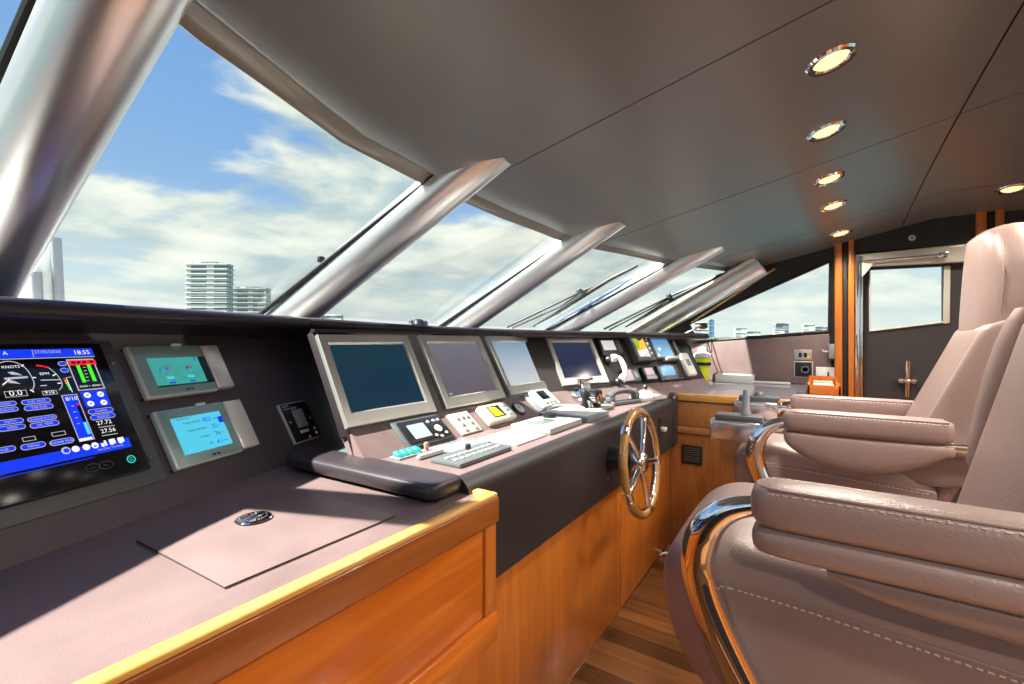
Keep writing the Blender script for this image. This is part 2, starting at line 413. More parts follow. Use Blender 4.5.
# chrome jamb rail and the closer bar
mb = MB(); x = WX - .045; a = W(857.5, 256, x); 
mb.tube([V((x, a.y, 0.01)), V((x, a.y, a.z - .02)), V((x, a.y - .0, a.z))], .013, 12)
a2 = W(861.5, 256, x); mb.tube([V((x + .01, a2.y, .01)), V((x + .01, a2.y, a2.z))], .008, 10)
tag(build('door_rail', mb, CHROME), 'upright chrome rail at the front edge of the dark side door', 'rail')
dc = thing('door_closer', 'chrome closer arm lying along the cream head of the side door', 'door closer', W(862, 264, x))
mb = MB(); a, b = W(864, 262, x), W(938, 255.5, x); mb.tube([a, b], .010, 10); mb.tube([a.lerp(b, .5), b + V((0, -.02, .004))], .007, 8)
build('arm', mb, CHROME, dc)
mb = MB(); c = W(940, 255.5, x); mb.box(c.x - .015, c.x + .02, c.y - .035, c.y + .01, c.z - .016, c.z + .018, .004); mb.tube([c + V((-.016, -.02, 0)), c + V((-.026, -.02, 0))], .009, 10); build('bracket', mb, CHROME, dc)
mb = MB(); mb.prism([W(862, 263, x), W(876, 261, x), W(866, 273, x), W(862, 277, x)], (.03, 0, 0), .003); build('pivot_bracket', mb, CREAM, dc)

# walls behind the camera: near side and aft, with unseen windows added to let sky light in
mb = MB(); zt = 2.2
mb.box(NX - .12, NX - .06, BY, 1.6, 0, 1.12, 0); mb.box(NX - .12, NX - .06, -.35, .0, 1.12, zt - .1, 0); mb.box(NX - .12, NX - .06, BY, -2.7, 1.12, zt, 0); mb.box(NX - .12, NX - .06, BY, -.35, 1.86, zt, 0)
struct('wall_left', mb, DARKWALL)
mb = MB(); mb.box(NX - .09, NX - .084, -2.7, -.35, 1.12, 1.86, 0); struct('window_7', mb, GLASS)
mb = MB(); mb.box(NX, WX, BY - .06, BY, 0, 1.0, 0); mb.box(NX, .0, BY - .06, BY, 1.0, 2.3, 0); mb.box(3.2, WX, BY - .06, BY, 1.0, 2.3, 0); mb.box(0, 3.2, BY - .06, BY, 1.85, 2.3, 0)
struct('wall_back', mb, TEAKV)
mb = MB(); mb.box(0, 3.2, BY - .03, BY - .024, 1.0, 1.85, 0); struct('window_8', mb, GLASS)

#@@DASH
# ------------------------------------------------------------------ THE DASH AND FURNITURE
XE = .815                                          # near end of the raised helm console
con = thing('helm_console', 'long dark leather helm console with monitor fronts, padded brow and teak base', 'console', (1.7, .9, 0))
# leather top
mb = MB(); zt = .88
mb.prism([(XE, .70, zt), (2.68, .70, zt), (2.68, .758, zt), (1.85, .985, zt), (XE, .985, zt)], (0, 0, -.02))
build('console_top', mb, DASHTOP, con)
# rounded fascia
prof = [(.70, .88)] + [(.70 - .04 * math.sin(q), .84 + .04 * math.cos(q)) for q in [math.pi / 2 * k / 8 for k in range(1, 9)]] + [(.662, .76), (.668, .60), (.70, .60), (.72, .84)]
mb = MB(); mb.loft([[V((x, y, z)) for y, z in prof] for x in (XE, 1.4, 2.0, 2.62)]); build('fascia', mb, FASC, con)
mb = MB(); mb.prism([(2.615, .648, .60), (2.69, .648, .60), (2.69, .648, .905), (2.615, .648, .885)], (0, .11, 0), .022, seg=4); mb.prism([(2.60, .70, .86), (2.69, .70, .905), (2.69, .80, .905), (2.60, .80, .86)], (0, 0, .012), .004)
build('end_cap', mb, PAD, con)
# sloping instrument strip
mb = MB()
def strip(x0, x1, fr, a0, a1):
    pass
e2n = V((math.cos(math.radians(-20)), math.sin(math.radians(-20)), 0)); nin = V((math.sin(math.radians(-20)), -math.cos(math.radians(-20)), 0))
lowA, hiA = V((.775, .97, .88)), V((.79, 1.06, .952)); lowB, hiB = V((1.85, .97, .88)), V((1.85, 1.06, .952))
hiC = FF.w(1.36, .0, .0) + V((0, 0, .007)); lowC = hiC + nin * .09 + V((0, 0, -.072))
lowB2 = V((1.835, .97, .88))
mb.loft([[lowA, hiA, hiA + V((0, .05, 0)), lowA + V((0, .05, -.03))], [lowB2, hiB, hiB + V((0, .05, 0)), lowB2 + V((0, .05, -.03))], [lowC, hiC, hiC - nin * .05, lowC - nin * .05 + V((0, 0, -.03))]])
build('instrument_slope', mb, DASHTOP, con)
# middle and far monitor fronts and the set-back near panel
mb = MB(); mb.fbox(FM, -.012, 1.06, -.005, .325, -.03, 0, .003); build('monitor_panel', mb, PAD, con)
sd = V((.215, .34, 0)); mb = MB(); mb.prism([FM.w(-.012, -.12, 0), FM.w(-.012, .325, 0), FM.w(-.012, .325, 0) + sd, FM.w(-.012, -.12, 0) + sd], (.012, 0, 0)); build('end_panel', mb, PAD, con)
mb = MB(); mb.fbox(FF, 0, 1.36, -.005, .32, -.03, 0, .003); build('radio_panel', mb, FASC, con)
mb = MB(); mb.prism([FF.w(1.36, -.08, 0), FF.w(1.36, .31, 0), FF.w(1.36, .31, 0) - nin * .35, FF.w(1.36, -.08, 0) - nin * .35], e2n * .012); build('end_panel', mb, DARKWALL, con)
mb = MB(); mb.fbox(FN, -1.49, .66, -.02, .44, -.03, 0, .003); build('display_panel', mb, NEARM, con)
# teak base
mb = MB(); mb.box(XE, 1.898, .70, .73, .04, .615, .002); build('base_panel', mb, TEAKV, con)
mb = MB(); mb.box(1.902, 2.70, .70, .73, .04, .615, .002); build('base_panel', mb, TEAKV, con)
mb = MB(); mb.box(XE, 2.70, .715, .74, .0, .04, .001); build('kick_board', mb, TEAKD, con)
# padded brow in three lengths
def brow(x0, x1):
    mb = MB(); n = 14; rings = []
    for i in range(n + 1):
        x = lerp(x0, x1, i / n); y = interp([(a, b) for a, b, c in BR], x); z = interp([(a, c) for a, b, c in BR], x)
        yb = ybase(x) + .08; r = .019
        pr = [(yb, z - .004), (y + .06, z)] + [(y + r - r * math.sin(q), z - r + r * math.cos(q)) for q in [math.pi * k / 10 for k in range(11)]] + [(y + .05, z - 2 * r - .004), (y + .12, z - .075), (yb, z - .075)]
        rings.append([V((x, a, b)) for a, b in pr])
    mb.loft(rings); build('brow', mb, PAD, con, 50)
brow(-.93, .899); brow(.904, 1.925)
mb = MB(); xs = [lerp(.775, 1.86, k / 12) for k in range(13)]
mb.loft([[V((x, 1.20, 1.222)), V((x, min(interp([(a, b) for a, b, c in BR], x) + .06, 1.22 + (x - .775) * 1.55), 1.222)), V((x, min(interp([(a, b) for a, b, c in BR], x) + .06, 1.22 + (x - .775) * 1.55), 1.232)), V((x, 1.20, 1.232))] for x in xs]); build('brow_ledge', mb, GASKET, con); brow(1.93, 3.22)

# ---- side desk with teak edging in the foreground
desk = thing('side_desk', 'teak edged desk with a leather top, hatch lid and drawer beside the helm console', 'desk', (.2, .9, 0))
XD = .853; YD = .605
mb = MB()
mb.prism([(NX, YD + .028, .845), (XD - .03, YD + .028, .845), (XD - .03, .70, .845), (XE, .70, .845), (XE, 1.31, .845), (NX, .66, .845)], (0, 0, -.03), .001); build('desk_top', mb, DASHTOP, desk)
mb = MB(); mb.box(NX, XD, YD, YD + .028, .79, .851, .006, 0, 3); mb.box(XD - .028, XD, YD + .02, .672, .80, .851, .006, 0, 3); build('edging', mb, TEAKEDGE, desk)
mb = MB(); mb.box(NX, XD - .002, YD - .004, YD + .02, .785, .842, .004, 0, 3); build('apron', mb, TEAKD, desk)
mb = MB(); mb.box(NX, XD - .048, YD + .008, YD + .03, .585, .781, .003); build('drawer', mb, TEAK, desk)
mb = MB(); mb.box(XD - .044, XD - .002, YD + .004, YD + .04, .585, .781, .004); build('stile', mb, TEAKV, desk)
mb = MB(); mb.box(NX, XD, YD - .002, YD + .05, .515, .58, .006); build('rail', mb, TEAK, desk)
mb = MB(); mb.box(NX, XD - .03, YD + .05, .68, 0, .515, .002); build('carcass', mb, TEAKV, desk)
lid = [P(137, 541, z=.847), P(225, 588, z=.847), P(395.5, 516, z=.847), P(304, 490.5, z=.847)]
u = (lid[2] - lid[1]).normalized()
mb = MB(); mb.prism([p + V((0, 0, -.004)) for p in lid], (0, 0, .0055), .0012); mb2 = MB(); mb2.tube([lid[0] + V((0, 0, .0005)), lid[1] + V((0, 0, .0005)), lid[2] + V((0, 0, .0005))], .0012, 6)
lo = build('hatch_lid', mb, DASHTOP, desk); build('shadow_gap', mb2, GASKET, lo)
mb = MB(); c = P(254, 519, z=.849); M = Matrix.Translation(c)
mb.lathe(M, [(.0, 0), (.031, 0), (.033, .002), (.031, .004), (.026, .004), (.025, .001), (.0, .001)], 32)
mb.lathe(M, [(.0, .001), (.015, .001), (.014, .004), (.006, .0045), (0, .0045)], 20)
mb.rbox(M @ Matrix.Translation((.006, .0, .005)) @ Matrix.Rotation(.5, 4, 'Z'), (.044, .012, .003), .0012)
build('ring_latch', mb, CHROME, lo)
# armrest bolster between desk and console
mb = MB(); rings = []
pa, pb = V((.765, .675, 0)), V((.745, 1.20, 0)); hw = .055
for t in [0, .008, .025, .05, .12, .3, .5, .7, .9, 1]:
    k = min(1, .55 + .45 * math.sqrt(max(0, 1 - (1 - min(t / .05, 1)) ** 2))); c = pa.lerp(pb, t); ring = []
    for j in range(24):
        q = 2 * math.pi * j / 24; ex = .45
        ring.append(V((c.x + hw * k * math.copysign(abs(math.cos(q)) ** ex, math.cos(q)), c.y, .870 + .021 * k * math.copysign(abs(math.sin(q)) ** .6, math.sin(q)))))
    rings.append(ring)
mb.loft(rings)
bo = tag(build('bolster', mb, PAD, angle=60), 'black padded leather bolster lying between the desk top and the helm console', 'bolster')

# ---- corner counter on the far side
cc = thing('corner_counter', 'teak fronted corner counter with a blue grey leather top under the side window', 'counter', (3.2, .3, 0))
mb = MB(); mb.prism([(2.70, -.12, .895), (3.707, -.12, .895), (3.707, .98, .895), (3.15, .98, .895), (2.70, .74, .895)], (0, 0, -.03)); build('counter_top', mb, COUNTER, cc)
mb = MB(); mb.box(2.682, 2.712, -.12, .66, .855, .898, .006, 0, 3); build('edging', mb, TEAKEDGE, cc)
mb = MB(); mb.box(2.696, 2.716, -.12, .66, .712, .85, .003); build('drawer', mb, TEAKC, cc)
mb = MB(); mb.box(2.69, 2.716, -.12, .66, .672, .708, .003); build('rail', mb, TEAKC, cc)
mb = MB(); mb.box(2.702, 2.73, -.12, .70, 0, .67, .002); build('base_panel', mb, TEAKCV, cc)
mb = MB(); mb.box(2.73, 3.70, -.12, -.10, 0, .862, .002); build('side_panel', mb, TEAKV, cc)

#@@DEVICES
# ------------------------------------------------------------------ INSTRUMENTS
def crop(x0, y0, s): return lambda x, y: (x0 + x / s, y0 + y / s)
def fq(mb, fr, pts, c, mi=0):
    a0, a1, b0, b1 = fr.rect(pts); mb.poly([fr.w(a0, b0, c), fr.w(a1, b0, c), fr.w(a1, b1, c), fr.w(a0, b1, c)], mi)
def fline(mb, fr, p, q, wd, c, mi=0):
    a = fr.w(*fr.ab(*p), c); b = fr.w(*fr.ab(*q), c); d = (b - a).normalized(); s = fr.n.cross(d) * wd / 2
    mb.poly([a - s, b - s, b + s, a + s], mi)
def fdisc(mb, fr, p, r, c, mi=0, n=16, h=None):
    a, b = fr.ab(*p)
    if h: mb.lathe(fr.M(a, b, c), [(0, 0), (r, 0), (r, h * .6), (r * .8, h), (0, h)], n, mi)
    else: mb.poly([fr.w(a + r * math.cos(2 * math.pi * k / n), b + r * math.sin(2 * math.pi * k / n), c) for k in range(n)], mi)
def ftext(mb, fr, txt, p, size, c, mi=0, align='LEFT'):
    mb.text(txt, fr.M(*fr.ab(*p), c), size, mi, align)
def root(fr, name, label, cat, pts=None, ab=None, group=None):
    if pts:
        a0, a1, b0, b1 = fr.rect(pts); p = fr.w((a0 + a1) / 2, b0, 0)
    else: p = fr.w(*ab)
    return thing(name, label, cat, p, group)
K_BLUE = lit('screen_blue', (.004, .03, .62), .95); K_WHITE = lit('screen_white', (.8, .8, .8), .8); K_RED = lit('screen_red', (.7, .01, .03), .9)
K_GREEN = lit('screen_green', (.05, .8, .02), .9); K_CYAN = lit('screen_cyan', (.10, .55, .75), .8); K_BLACK = mat('screen_black', (.006, .007, .012), .12, spec=.4)
K_LGREY = lit('screen_grey', (.45, .45, .5), .7); K_YEL = lit('screen_yellow', (.75, .62, .02), .8); K_ORG = lit('screen_orange', (.85, .35, .03), .8)
K_TEAL = lit('screen_teal', (.05, .33, .30), .8); K_SKY = lit('screen_sky', (.18, .45, .62), .8); K_PALE = lit('screen_pale', (.42, .50, .60), .8)
K_DKBLUE = lit('screen_navy', (.0, .018, .07), .8); K_TEALB = lit('button_teal', (.03, .55, .45), .7); K_PINK = lit('screen_pink', (.55, .42, .48), .7)

# --- engine monitor on the near panel
q = crop(0, 340, 4.275)
a1 = FN.ab(97, 346)[0] * .5 + FN.ab(146, 471)[0] * .5; bT = FN.ab(97, 346)[1]; bB = FN.ab(146, 471)[1]
em = root(FN, 'engine_monitor', 'large black engine monitor showing blue and white gauges on the near panel', 'monitor', ab=(a1 - .23, bB, 0))
mb = MB(); mb.fbox(FN, a1 - .49, a1 + .030, bB - .03, bT + .012, 0, .004, .0015); build('mounting_plate', mb, GREY, em)
mb = MB(); mb.fbox(FN, a1 - .46, a1, bB, bT, .004, .014, .003); build('glass_front', mb, K_BLACK, em)
scr = MB(); MI = [K_BLUE, K_WHITE, K_RED, K_GREEN, K_CYAN, K_BLACK, K_LGREY, K_YEL, K_ORG]
c0, c1, c2, c3 = .0143, .0146, .0149, .0152
aS = FN.ab(*q(380, 60))[0]
def qq(pts, c, mi): fq(scr, FN, [q(*p) for p in pts], c, mi)
sa1, sb1, sb0 = FN.ab(*q(382, 50))[0], FN.ab(*q(376, 49))[1], FN.ab(*q(534, 470))[1]
sa1 = (sa1 + FN.ab(*q(532, 465))[0]) / 2; sa0 = sa1 - (sb1 - sb0) * 4 / 3
barh = (sb1 - sb0) * .078
def R(a0_, a1_, b0_, b1_, c, mi): scr.poly([FN.w(a0_, b0_, c), FN.w(a1_, b0_, c), FN.w(a1_, b1_, c), FN.w(a0_, b1_, c)], mi)
R(sa0, sa1, sb1 - barh, sb1, c0, 0); R(sa0, sa1, sb1 - barh - .0025, sb1 - barh - .001, c0, 6)
R(sa0, sa1, sb0, sb0 + barh * 1.15, c0, 0); R(sa0, sa1 - .12, sb0 - .006, sb0 - .0015, c0, 5); R(sa0, sa1 - .07, sb0 - .006, sb0 - .0045, c1, 0)
sz = barh * .72
ftext(scr, FN, '18:55', q(296, 76), sz * 1.05, c1, 1); ftext(scr, FN, '27/02/2020', q(127, 73), sz * .72, c1, 6); fline(scr, FN, q(116, 58), q(124, 88), .001, c1, 6)
ftext(scr, FN, 'A', q(-8, 80), sz * .8, c1, 1)
# twin bars block
def outline(pts, wd, c, mi):
    a0_, a1_, b0_, b1_ = FN.rect([q(*p) for p in pts])
    R(a0_, a1_, b0_, b0_ + wd, c, mi); R(a0_, a1_, b1_ - wd, b1_, c, mi); R(a0_, a0_ + wd, b0_, b1_, c, mi); R(a1_ - wd, a1_, b0_, b1_, c, mi)
outline([(264, 97), (386, 93), (424, 222), (312, 232)], .0022, c0, 6)
qq([(270, 102), (386, 97), (393, 118), (278, 124)], c1, 2)
qq([(308, 124), (324, 122), (345, 194), (331, 197)], c1, 3); qq([(353, 120), (369, 118), (391, 189), (376, 192)], c1, 3)
for k in range(5): qq([(334 + k * 4, 130 + k * 14), (346 + k * 4, 129 + k * 14), (347 + k * 4, 132 + k * 14), (335 + k * 4, 133 + k * 14)], c1, 6)
for k, (x, y) in enumerate(((284, 112), (306, 111), (330, 110), (360, 107))): qq([(x, y - 5), (x + 16, y - 6), (x + 19, y + 3), (x + 3, y + 4)], c2, 5)
ftext(scr, FN, '00:001.1  08:000.1', q(322, 217), sz * .42, c1, 1)
qq([(322, 235), (425, 226), (460, 290), (347, 306)], c0, 0)
for x, y in ((353, 250), (410, 245), (368, 286), (424, 280)):
    fdisc(scr, FN, q(x, y), .0062, c1, 1); fline(scr, FN, q(x - 6, y + 5), q(x + 6, y - 5), .0016, c2, 5)
def pill(pts, mi=0, txt=None):
    a0_, a1_, b0_, b1_ = FN.rect([q(*p) for p in pts]); r = (b1_ - b0_) / 2
    for rr, cc, m_ in ((0, c1, 6), (.0011, c2, mi)):
        pl = []
        for sx_, cx in ((1, a1_ - r), (-1, a0_ + r)):
            for k in range(7):
                t = -math.pi / 2 + math.pi * k / 6; pl.append(FN.w(cx + sx_ * (r - rr) * math.cos(t), (b0_ + b1_) / 2 + sx_ * (r - rr) * math.sin(t), cc))
        scr.poly(pl, m_)
    if txt: scr.text(txt, FN.M((a0_ + a1_) / 2, b0_ + r * .6, c3), r * 1.1, 6, 'CENTER')
for pts, t in (([(352, 312), (462, 298), (468, 320), (358, 333)], 'ALARMS'), ([(362, 337), (470, 322), (476, 344), (368, 358)], 'SILENCE'),
          ([(65, 272), (195, 262), (200, 283), (72, 293)], 'FUEL RATE'), ([(75, 297), (205, 287), (212, 308), (84, 318)], 'TRIP FUEL'),
          ([(-70, 284), (48, 277), (53, 297), (-64, 304)], 'RUDDER'), ([(-60, 308), (56, 302), (62, 322), (-54, 329)], 'HEADING'),
          ([(90, 345), (220, 334), (226, 355), (97, 366)], 'ENGINE ROOM'), ([(100, 370), (230, 358), (238, 380), (108, 392)], 'OIL TEMP'),
          ([(-45, 360), (78, 349), (84, 370), (-38, 381)], 'DEPTH'), ([(-36, 386), (86, 374), (92, 396), (-28, 408)], 'SPEED'),
          ([(186, 443), (292, 431), (299, 455), (193, 467)], 'ENGINE PAGE'), ([(60, 462), (172, 449), (179, 473), (67, 487)], 'MENU'), ([(-70, 480), (44, 468), (50, 492), (-64, 504)], 'PAGE')):
    pill(pts, 0, t)
for pts in ([(225, 109), (262, 104), (267, 123), (230, 128)], [(235, 136), (271, 132), (276, 151), (240, 156)]): pill(pts)
ftext(scr, FN, '27.72', q(395, 378), sz * .95, c1, 1); ftext(scr, FN, '27.56', q(413, 413), sz * .95, c1, 1)
fline(scr, FN, q(400, 388), q(470, 378), .0015, c1, 6); fline(scr, FN, q(415, 424), q(483, 412), .0015, c1, 6)
# tank column
qq([(245, 255), (312, 246), (376, 436), (318, 450)], c0, 0); ftext(scr, FN, '8/10', q(262, 275), sz * .85, c1, 1)
outline([(243, 252), (314, 243), (378, 438), (316, 452)], .0014, c1, 6)
qq([(306, 288), (320, 286), (348, 364), (334, 366)], c1, 5); qq([(306, 288), (320, 286), (322, 293), (308, 295)], c2, 2); qq([(334, 366), (348, 364), (368, 414), (354, 417)], c1, 4)
for k in range(4): qq([(284 + k * 8, 296 + k * 25), (296 + k * 8, 294 + k * 25), (297 + k * 8, 297 + k * 25), (285 + k * 8, 299 + k * 25)], c1, 6)
qq([(316, 436), (372, 428), (375, 438), (319, 446)], c2, 1)
for pts in ([(70, 432), (128, 426), (134, 444), (76, 450)], [(196, 410), (256, 403), (262, 420), (202, 428)], [(-4, 236), (92, 228), (97, 255), (0, 262)], [(158, 233), (222, 229), (226, 247), (162, 251)]): outline(pts, .001, c1, 6)
# gauges
def arc(pts, wd, mi):
    pp = smooth_path([V((*q(*p), 0)) for p in pts], 5)
    for k in range(len(pp) - 1): fline(scr, FN, pp[k][:2], pp[k + 1][:2], wd, c1, mi)
arc([(-60, 130), (0, 108), (50, 113), (90, 138), (115, 175), (125, 205), (116, 235)], .0016, 6)
arc([(133, 124), (160, 127), (186, 133)], .003, 2); arc([(186, 133), (218, 158), (240, 188), (245, 210), (232, 230)], .0015, 6)
for p, r_ in (((70, 128), (80, 121)), ((118, 176), (133, 176)), ((108, 228), (124, 238)), ((205, 168), (218, 160)), ((225, 200), (240, 199))): fline(scr, FN, q(*p), q(*r_), .002, c1, 1)
ftext(scr, FN, '0.0', q(20, 256), sz * 1.2, c1, 1); ftext(scr, FN, 'RPM', q(150, 166), sz * .62, c1, 1); ftext(scr, FN, '910', q(172, 247), sz * .8, c1, 1); ftext(scr, FN, 'KNOTS', q(-14, 138), sz * .6, c1, 1)
fline(scr, FN, q(153, 187), q(236, 184), .0022, c1, 6); fline(scr, FN, q(152, 211), q(180, 209), .002, c1, 6)
fline(scr, FN, q(-10, 208), q(20, 184), .002, c1, 1)
for cx, cy in ((40, 160), (32, 196)):              # leaf-shaped swirls of the emblem
    scr.poly([FN.w(*FN.ab(*q(cx + dx, cy + dy)), c1) for dx, dy in ((-30, -6), (-8, -9), (16, -2), (36, 8), (10, 5), (-12, 4))], 6)
fline(scr, FN, q(-4, 182), q(98, 174), .004, c1, 6)
for k, m_ in enumerate((2, 8, 7, 3, 3, 4)): qq([(249 + k * 5, 178 + k * 9), (258 + k * 5, 177 + k * 9), (260 + k * 5, 183 + k * 9), (251 + k * 5, 184 + k * 9)], c1, m_)
fline(scr, FN, q(262, 176), q(290, 238), .0012, c1, 1); fline(scr, FN, q(262, 176), q(285, 172), .0012, c1, 6)
for k, (x, y) in enumerate(((260, 487), (302, 480), (348, 472), (385, 464), (422, 456), (458, 448), (495, 441))):
    if k == 0: fdisc(scr, FN, q(x, y), .0072, c1, 6); fdisc(scr, FN, q(x + 2, y), .0045, c2, 0)
    elif k < 4: fdisc(scr, FN, q(x, y), .0062, c1, 1); qq([(x - 6, y + 1), (x + 6, y), (x + 8, y + 6), (x - 4, y + 8)], c2, 0 if k == 3 else 1)
    elif k == 4: qq([(x - 12, y), (x, y - 2), (x + 5, y + 12), (x - 7, y + 14)], c1, 1); qq([(x, y - 12), (x + 10, y - 14), (x + 16, y + 8), (x + 6, y + 10)], c1, 1)
    else: qq([(x - 14, y - 10), (x + 12, y - 14), (x + 16, y + 6), (x - 10, y + 11)], c1, 1); qq([(x - 6, y + 5), (x + 6, y + 3), (x + 8, y + 12), (x - 4, y + 14)], c1, 1)
ftext(scr, FN, 'Sea Data Terminal', q(398, 488), sz * .48, c1, 6)
build('screen_page', scr, MI, em, label='lit page of blue bars, white gauges and green twin columns')
mb = MB(); fdisc(mb, FN, q(541, 522), .0085, .0145, 0, 24); fdisc(mb, FN, q(541, 522), .0062, .0148, 1, 24); fdisc(mb, FN, q(541, 522), .0036, .0151, 0, 16); fdisc(mb, FN, q(541, 522), .0024, .0154, 1, 16)
build('power_button', mb, [K_TEALB, K_BLACK], em)
for x, y in ((375, 560), (432, 548)):
    mb = MB(); a, b = FN.ab(*q(x, y)); ring = [FN.w(a + .012 * math.cos(t), b + .0075 * math.sin(t), .0148) for t in [2 * math.pi * k / 20 for k in range(20)]]
    mb.tube(ring, .0007, 6, closed=True); mb.poly([FN.w(a - .004, b - .0008, .0146), FN.w(a + .004, b - .0008, .0146), FN.w(a + .004, b + .0008, .0146), FN.w(a - .004, b + .0008, .0146)])
    build('dim_button', mb, GREY, em)
for p in ((111, 365), (148.5, 459)):
    mb = MB(); fdisc(mb, FN, p, .0042, .004, 0, 14, .003); build('screw', mb, CHROME, em)

# --- two engine display units with clear lids
q2 = crop(120, 330, 4.56)
def lcd_unit(label, quad, lcd, flapx, draw):
    t = root(FN, 'engine_display', label, 'display', quad)
    a0_, a1_, b0_, b1_ = FN.rect(quad); af = lerp(a0_, a1_, flapx)
    mb = MB(); mb.fbox(FN, a0_, af, b0_, b1_, 0, .016, .004, seg=3); build('housing', mb, mat('silver_blue', (.60, .67, .68), .25, metal=.2), t)
    mb = MB(); mb.fbox(FN, af - .002, a1_, b0_ + .004, b1_ - .003, 0, .022, .004, seg=3); build('side_flap', mb, mat('flap_metal', (.80, .80, .76), .25, metal=.4), t)
    mb = MB(); l0, l1, m0, m1 = FN.rect([q2(*p) for p in lcd]); mb.poly([FN.w(l0, m0, .0164), FN.w(l1, m0, .0164), FN.w(l1, m1, .0164), FN.w(l0, m1, .0164)])
    mats = draw(mb, l0, l1, m0, m1); build('lcd', mb, mats, t)
    mb = MB(); mb.fbox(FN, a0_ + .004, af - .004, b0_ + .004, b1_ - .002, .0185, .020, .0006); lid_ = build('clear_lid', mb, LENS, t)
    mb = MB(); w_ = (af - a0_) / 2 + a0_; mb.fbox(FN, w_ + .012, w_ + .036, b1_ - .004, b1_ + .002, .016, .023, .001); build('lid_tab', mb, WHITE, lid_)
    mb = MB(); mb.fbox(FN, w_ + .002, w_ + .026, b0_ + .008, b0_ + .017, .0166, .0172, .0003); mb.fbox(FN, w_ + .004, w_ + .012, b0_ + .010, b0_ + .015, .0172, .0176, .0001, 1); mb.fbox(FN, w_ + .016, w_ + .024, b0_ + .010, b0_ + .015, .0172, .0176, .0001, 1); build('button_pair', mb, [LGREY, GREY], t)
    for a_, b_ in ((a0_ + .003, b0_ + .004), (a0_ + .003, b1_ - .004)):
        mb = MB(); mb.lathe(FN.M(a_ - .004, b_, 0), [(0, 0), (.004, 0), (.003, .004), (0, .004)], 10); build('screw', mb, BLACK, t)
def draw1(mb, l0, l1, m0, m1):
    rr = random.Random(3); w_, h_ = l1 - l0, m1 - m0
    def cell(x, y, dx, dy, mi, c=.0168): mb.poly([FN.w(l0 + w_ * x, m0 + h_ * y, c), FN.w(l0 + w_ * (x + dx), m0 + h_ * y, c), FN.w(l0 + w_ * (x + dx), m0 + h_ * (y + dy), c), FN.w(l0 + w_ * x, m0 + h_ * (y + dy), c)], mi)
    cell(.0, .0, 1, .06, 1); cell(.86, .0, .14, 1, 1)
    for gx in (.25, .60):
        for k in range(18):
            t = math.pi * (-.15 + 1.3 * k / 17); cell(gx + .15 * math.cos(t), .38 + .36 * math.sin(t), .012, .03, 1)
        for k in range(10): cell(gx - .12 + .24 * rr.random(), .15 + .5 * rr.random(), .02, .03, 1)
        cell(gx - .02, .58, .035, .09, 2, .0171); cell(gx + .03, .58, .035, .09, 3, .0171); cell(gx - .06, .26, .12, .08, 4, .0171); cell(gx - .05, .1, .10, .05, 2, .0171)
    cell(.78, .9, .03, .06, 2)
    return [K_TEAL, mat('lcd_dark', (.02, .05, .06), .4), K_BLUE, K_RED, K_CYAN]
lcd_unit('upper engine display unit with teal chart screen beside the large engine monitor', [(122, 350), (210, 347), (231, 390), (143, 403)], [(118, 178), (352, 105), (412, 250), (148, 280)], .79, draw1)
def draw2(mb, l0, l1, m0, m1):
    w_, h_ = l1 - l0, m1 - m0
    for k, (a_, b_, c_) in enumerate((('Engine Speed', '852', 'rpm'), ('Intake Manifold', '32', '%'), ('Coolant', '74', '\u00b0C'), ('Oil', '4.1', 'bar'))):
        y = m0 + h_ * (.80 - .225 * k)
        mb.text(a_, FN.M(l0 + w_ * (.60 if k else .52), y, .0168), h_ * .085, 1, 'RIGHT'); mb.text(b_, FN.M(l0 + w_ * (.83 if k else .76), y - h_ * .03, .0168), h_ * .17, 2, 'RIGHT'); mb.text(c_, FN.M(l0 + w_ * .85 if k else l0 + w_ * .8, y, .0168), h_ * .075, 1)
    mb.text('Engine Monitor', FN.M(l0 + w_ * .1, m0 + h_ * .93, .0168), h_ * .06, 1)
    mb.poly([FN.w(l0 + w_ * x, m0 + h_ * y, .0168) for x, y in ((.9, .66), (1, .66), (1, .84), (.9, .84))], 2)
    return [K_CYAN, mat('lcd_dark', (.02, .05, .06), .4), K_BLUE]
lcd_unit('lower engine display unit with cyan number readings beside the large engine monitor', [(147, 415), (235, 401), (255, 450), (173, 472)], [(208, 418), (430, 385), (497, 530), (268, 585)], .77, draw2)

# --- small black gauge plate
qd = [(275.5, 406), (303, 401.5), (320, 437.5), (293, 445)]
t = root(FN, 'alarm_panel', 'small black alarm plate with a grey window at the end of the near panel', 'control panel', qd); a0_, a1_, b0_, b1_ = FN.rect(qd)
mb = MB(); mb.fbox(FN, a0_, a1_, b0_, b1_, 0, .010, .002); build('rim', mb, LGREY, t)
mb = MB(); mb.fbox(FN, a0_ + .003, a1_ - .002, b0_ + .003, b1_ - .003, .004, .0115, .001); build('face_plate', mb, BLACK, t)
mb = MB(); w_, h_ = a1_ - a0_, b1_ - b0_; mb.fbox(FN, a0_ + .3 * w_, a0_ + .68 * w_, b0_ + .34 * h_, b0_ + .80 * h_, .0115, .014, .001); build('window', mb, MGREY, t)
mb = MB(); mb.text('ALARM', FN.M(a0_ + .08 * w_, b0_ + .90 * h_, .0118), h_ * .06); mb.text('CHECK ENGINE', FN.M(a0_ + .08 * w_, b0_ + .83 * h_, .0118), h_ * .06); build('lettering', mb, WHITE, t)
mb = MB(); mb.fbox(FN, a0_ + .3 * w_, a0_ + .62 * w_, b0_ + .2 * h_, b0_ + .27 * h_, .0115, .0122, .0002); build('name_strip', mb, LGREY, t)
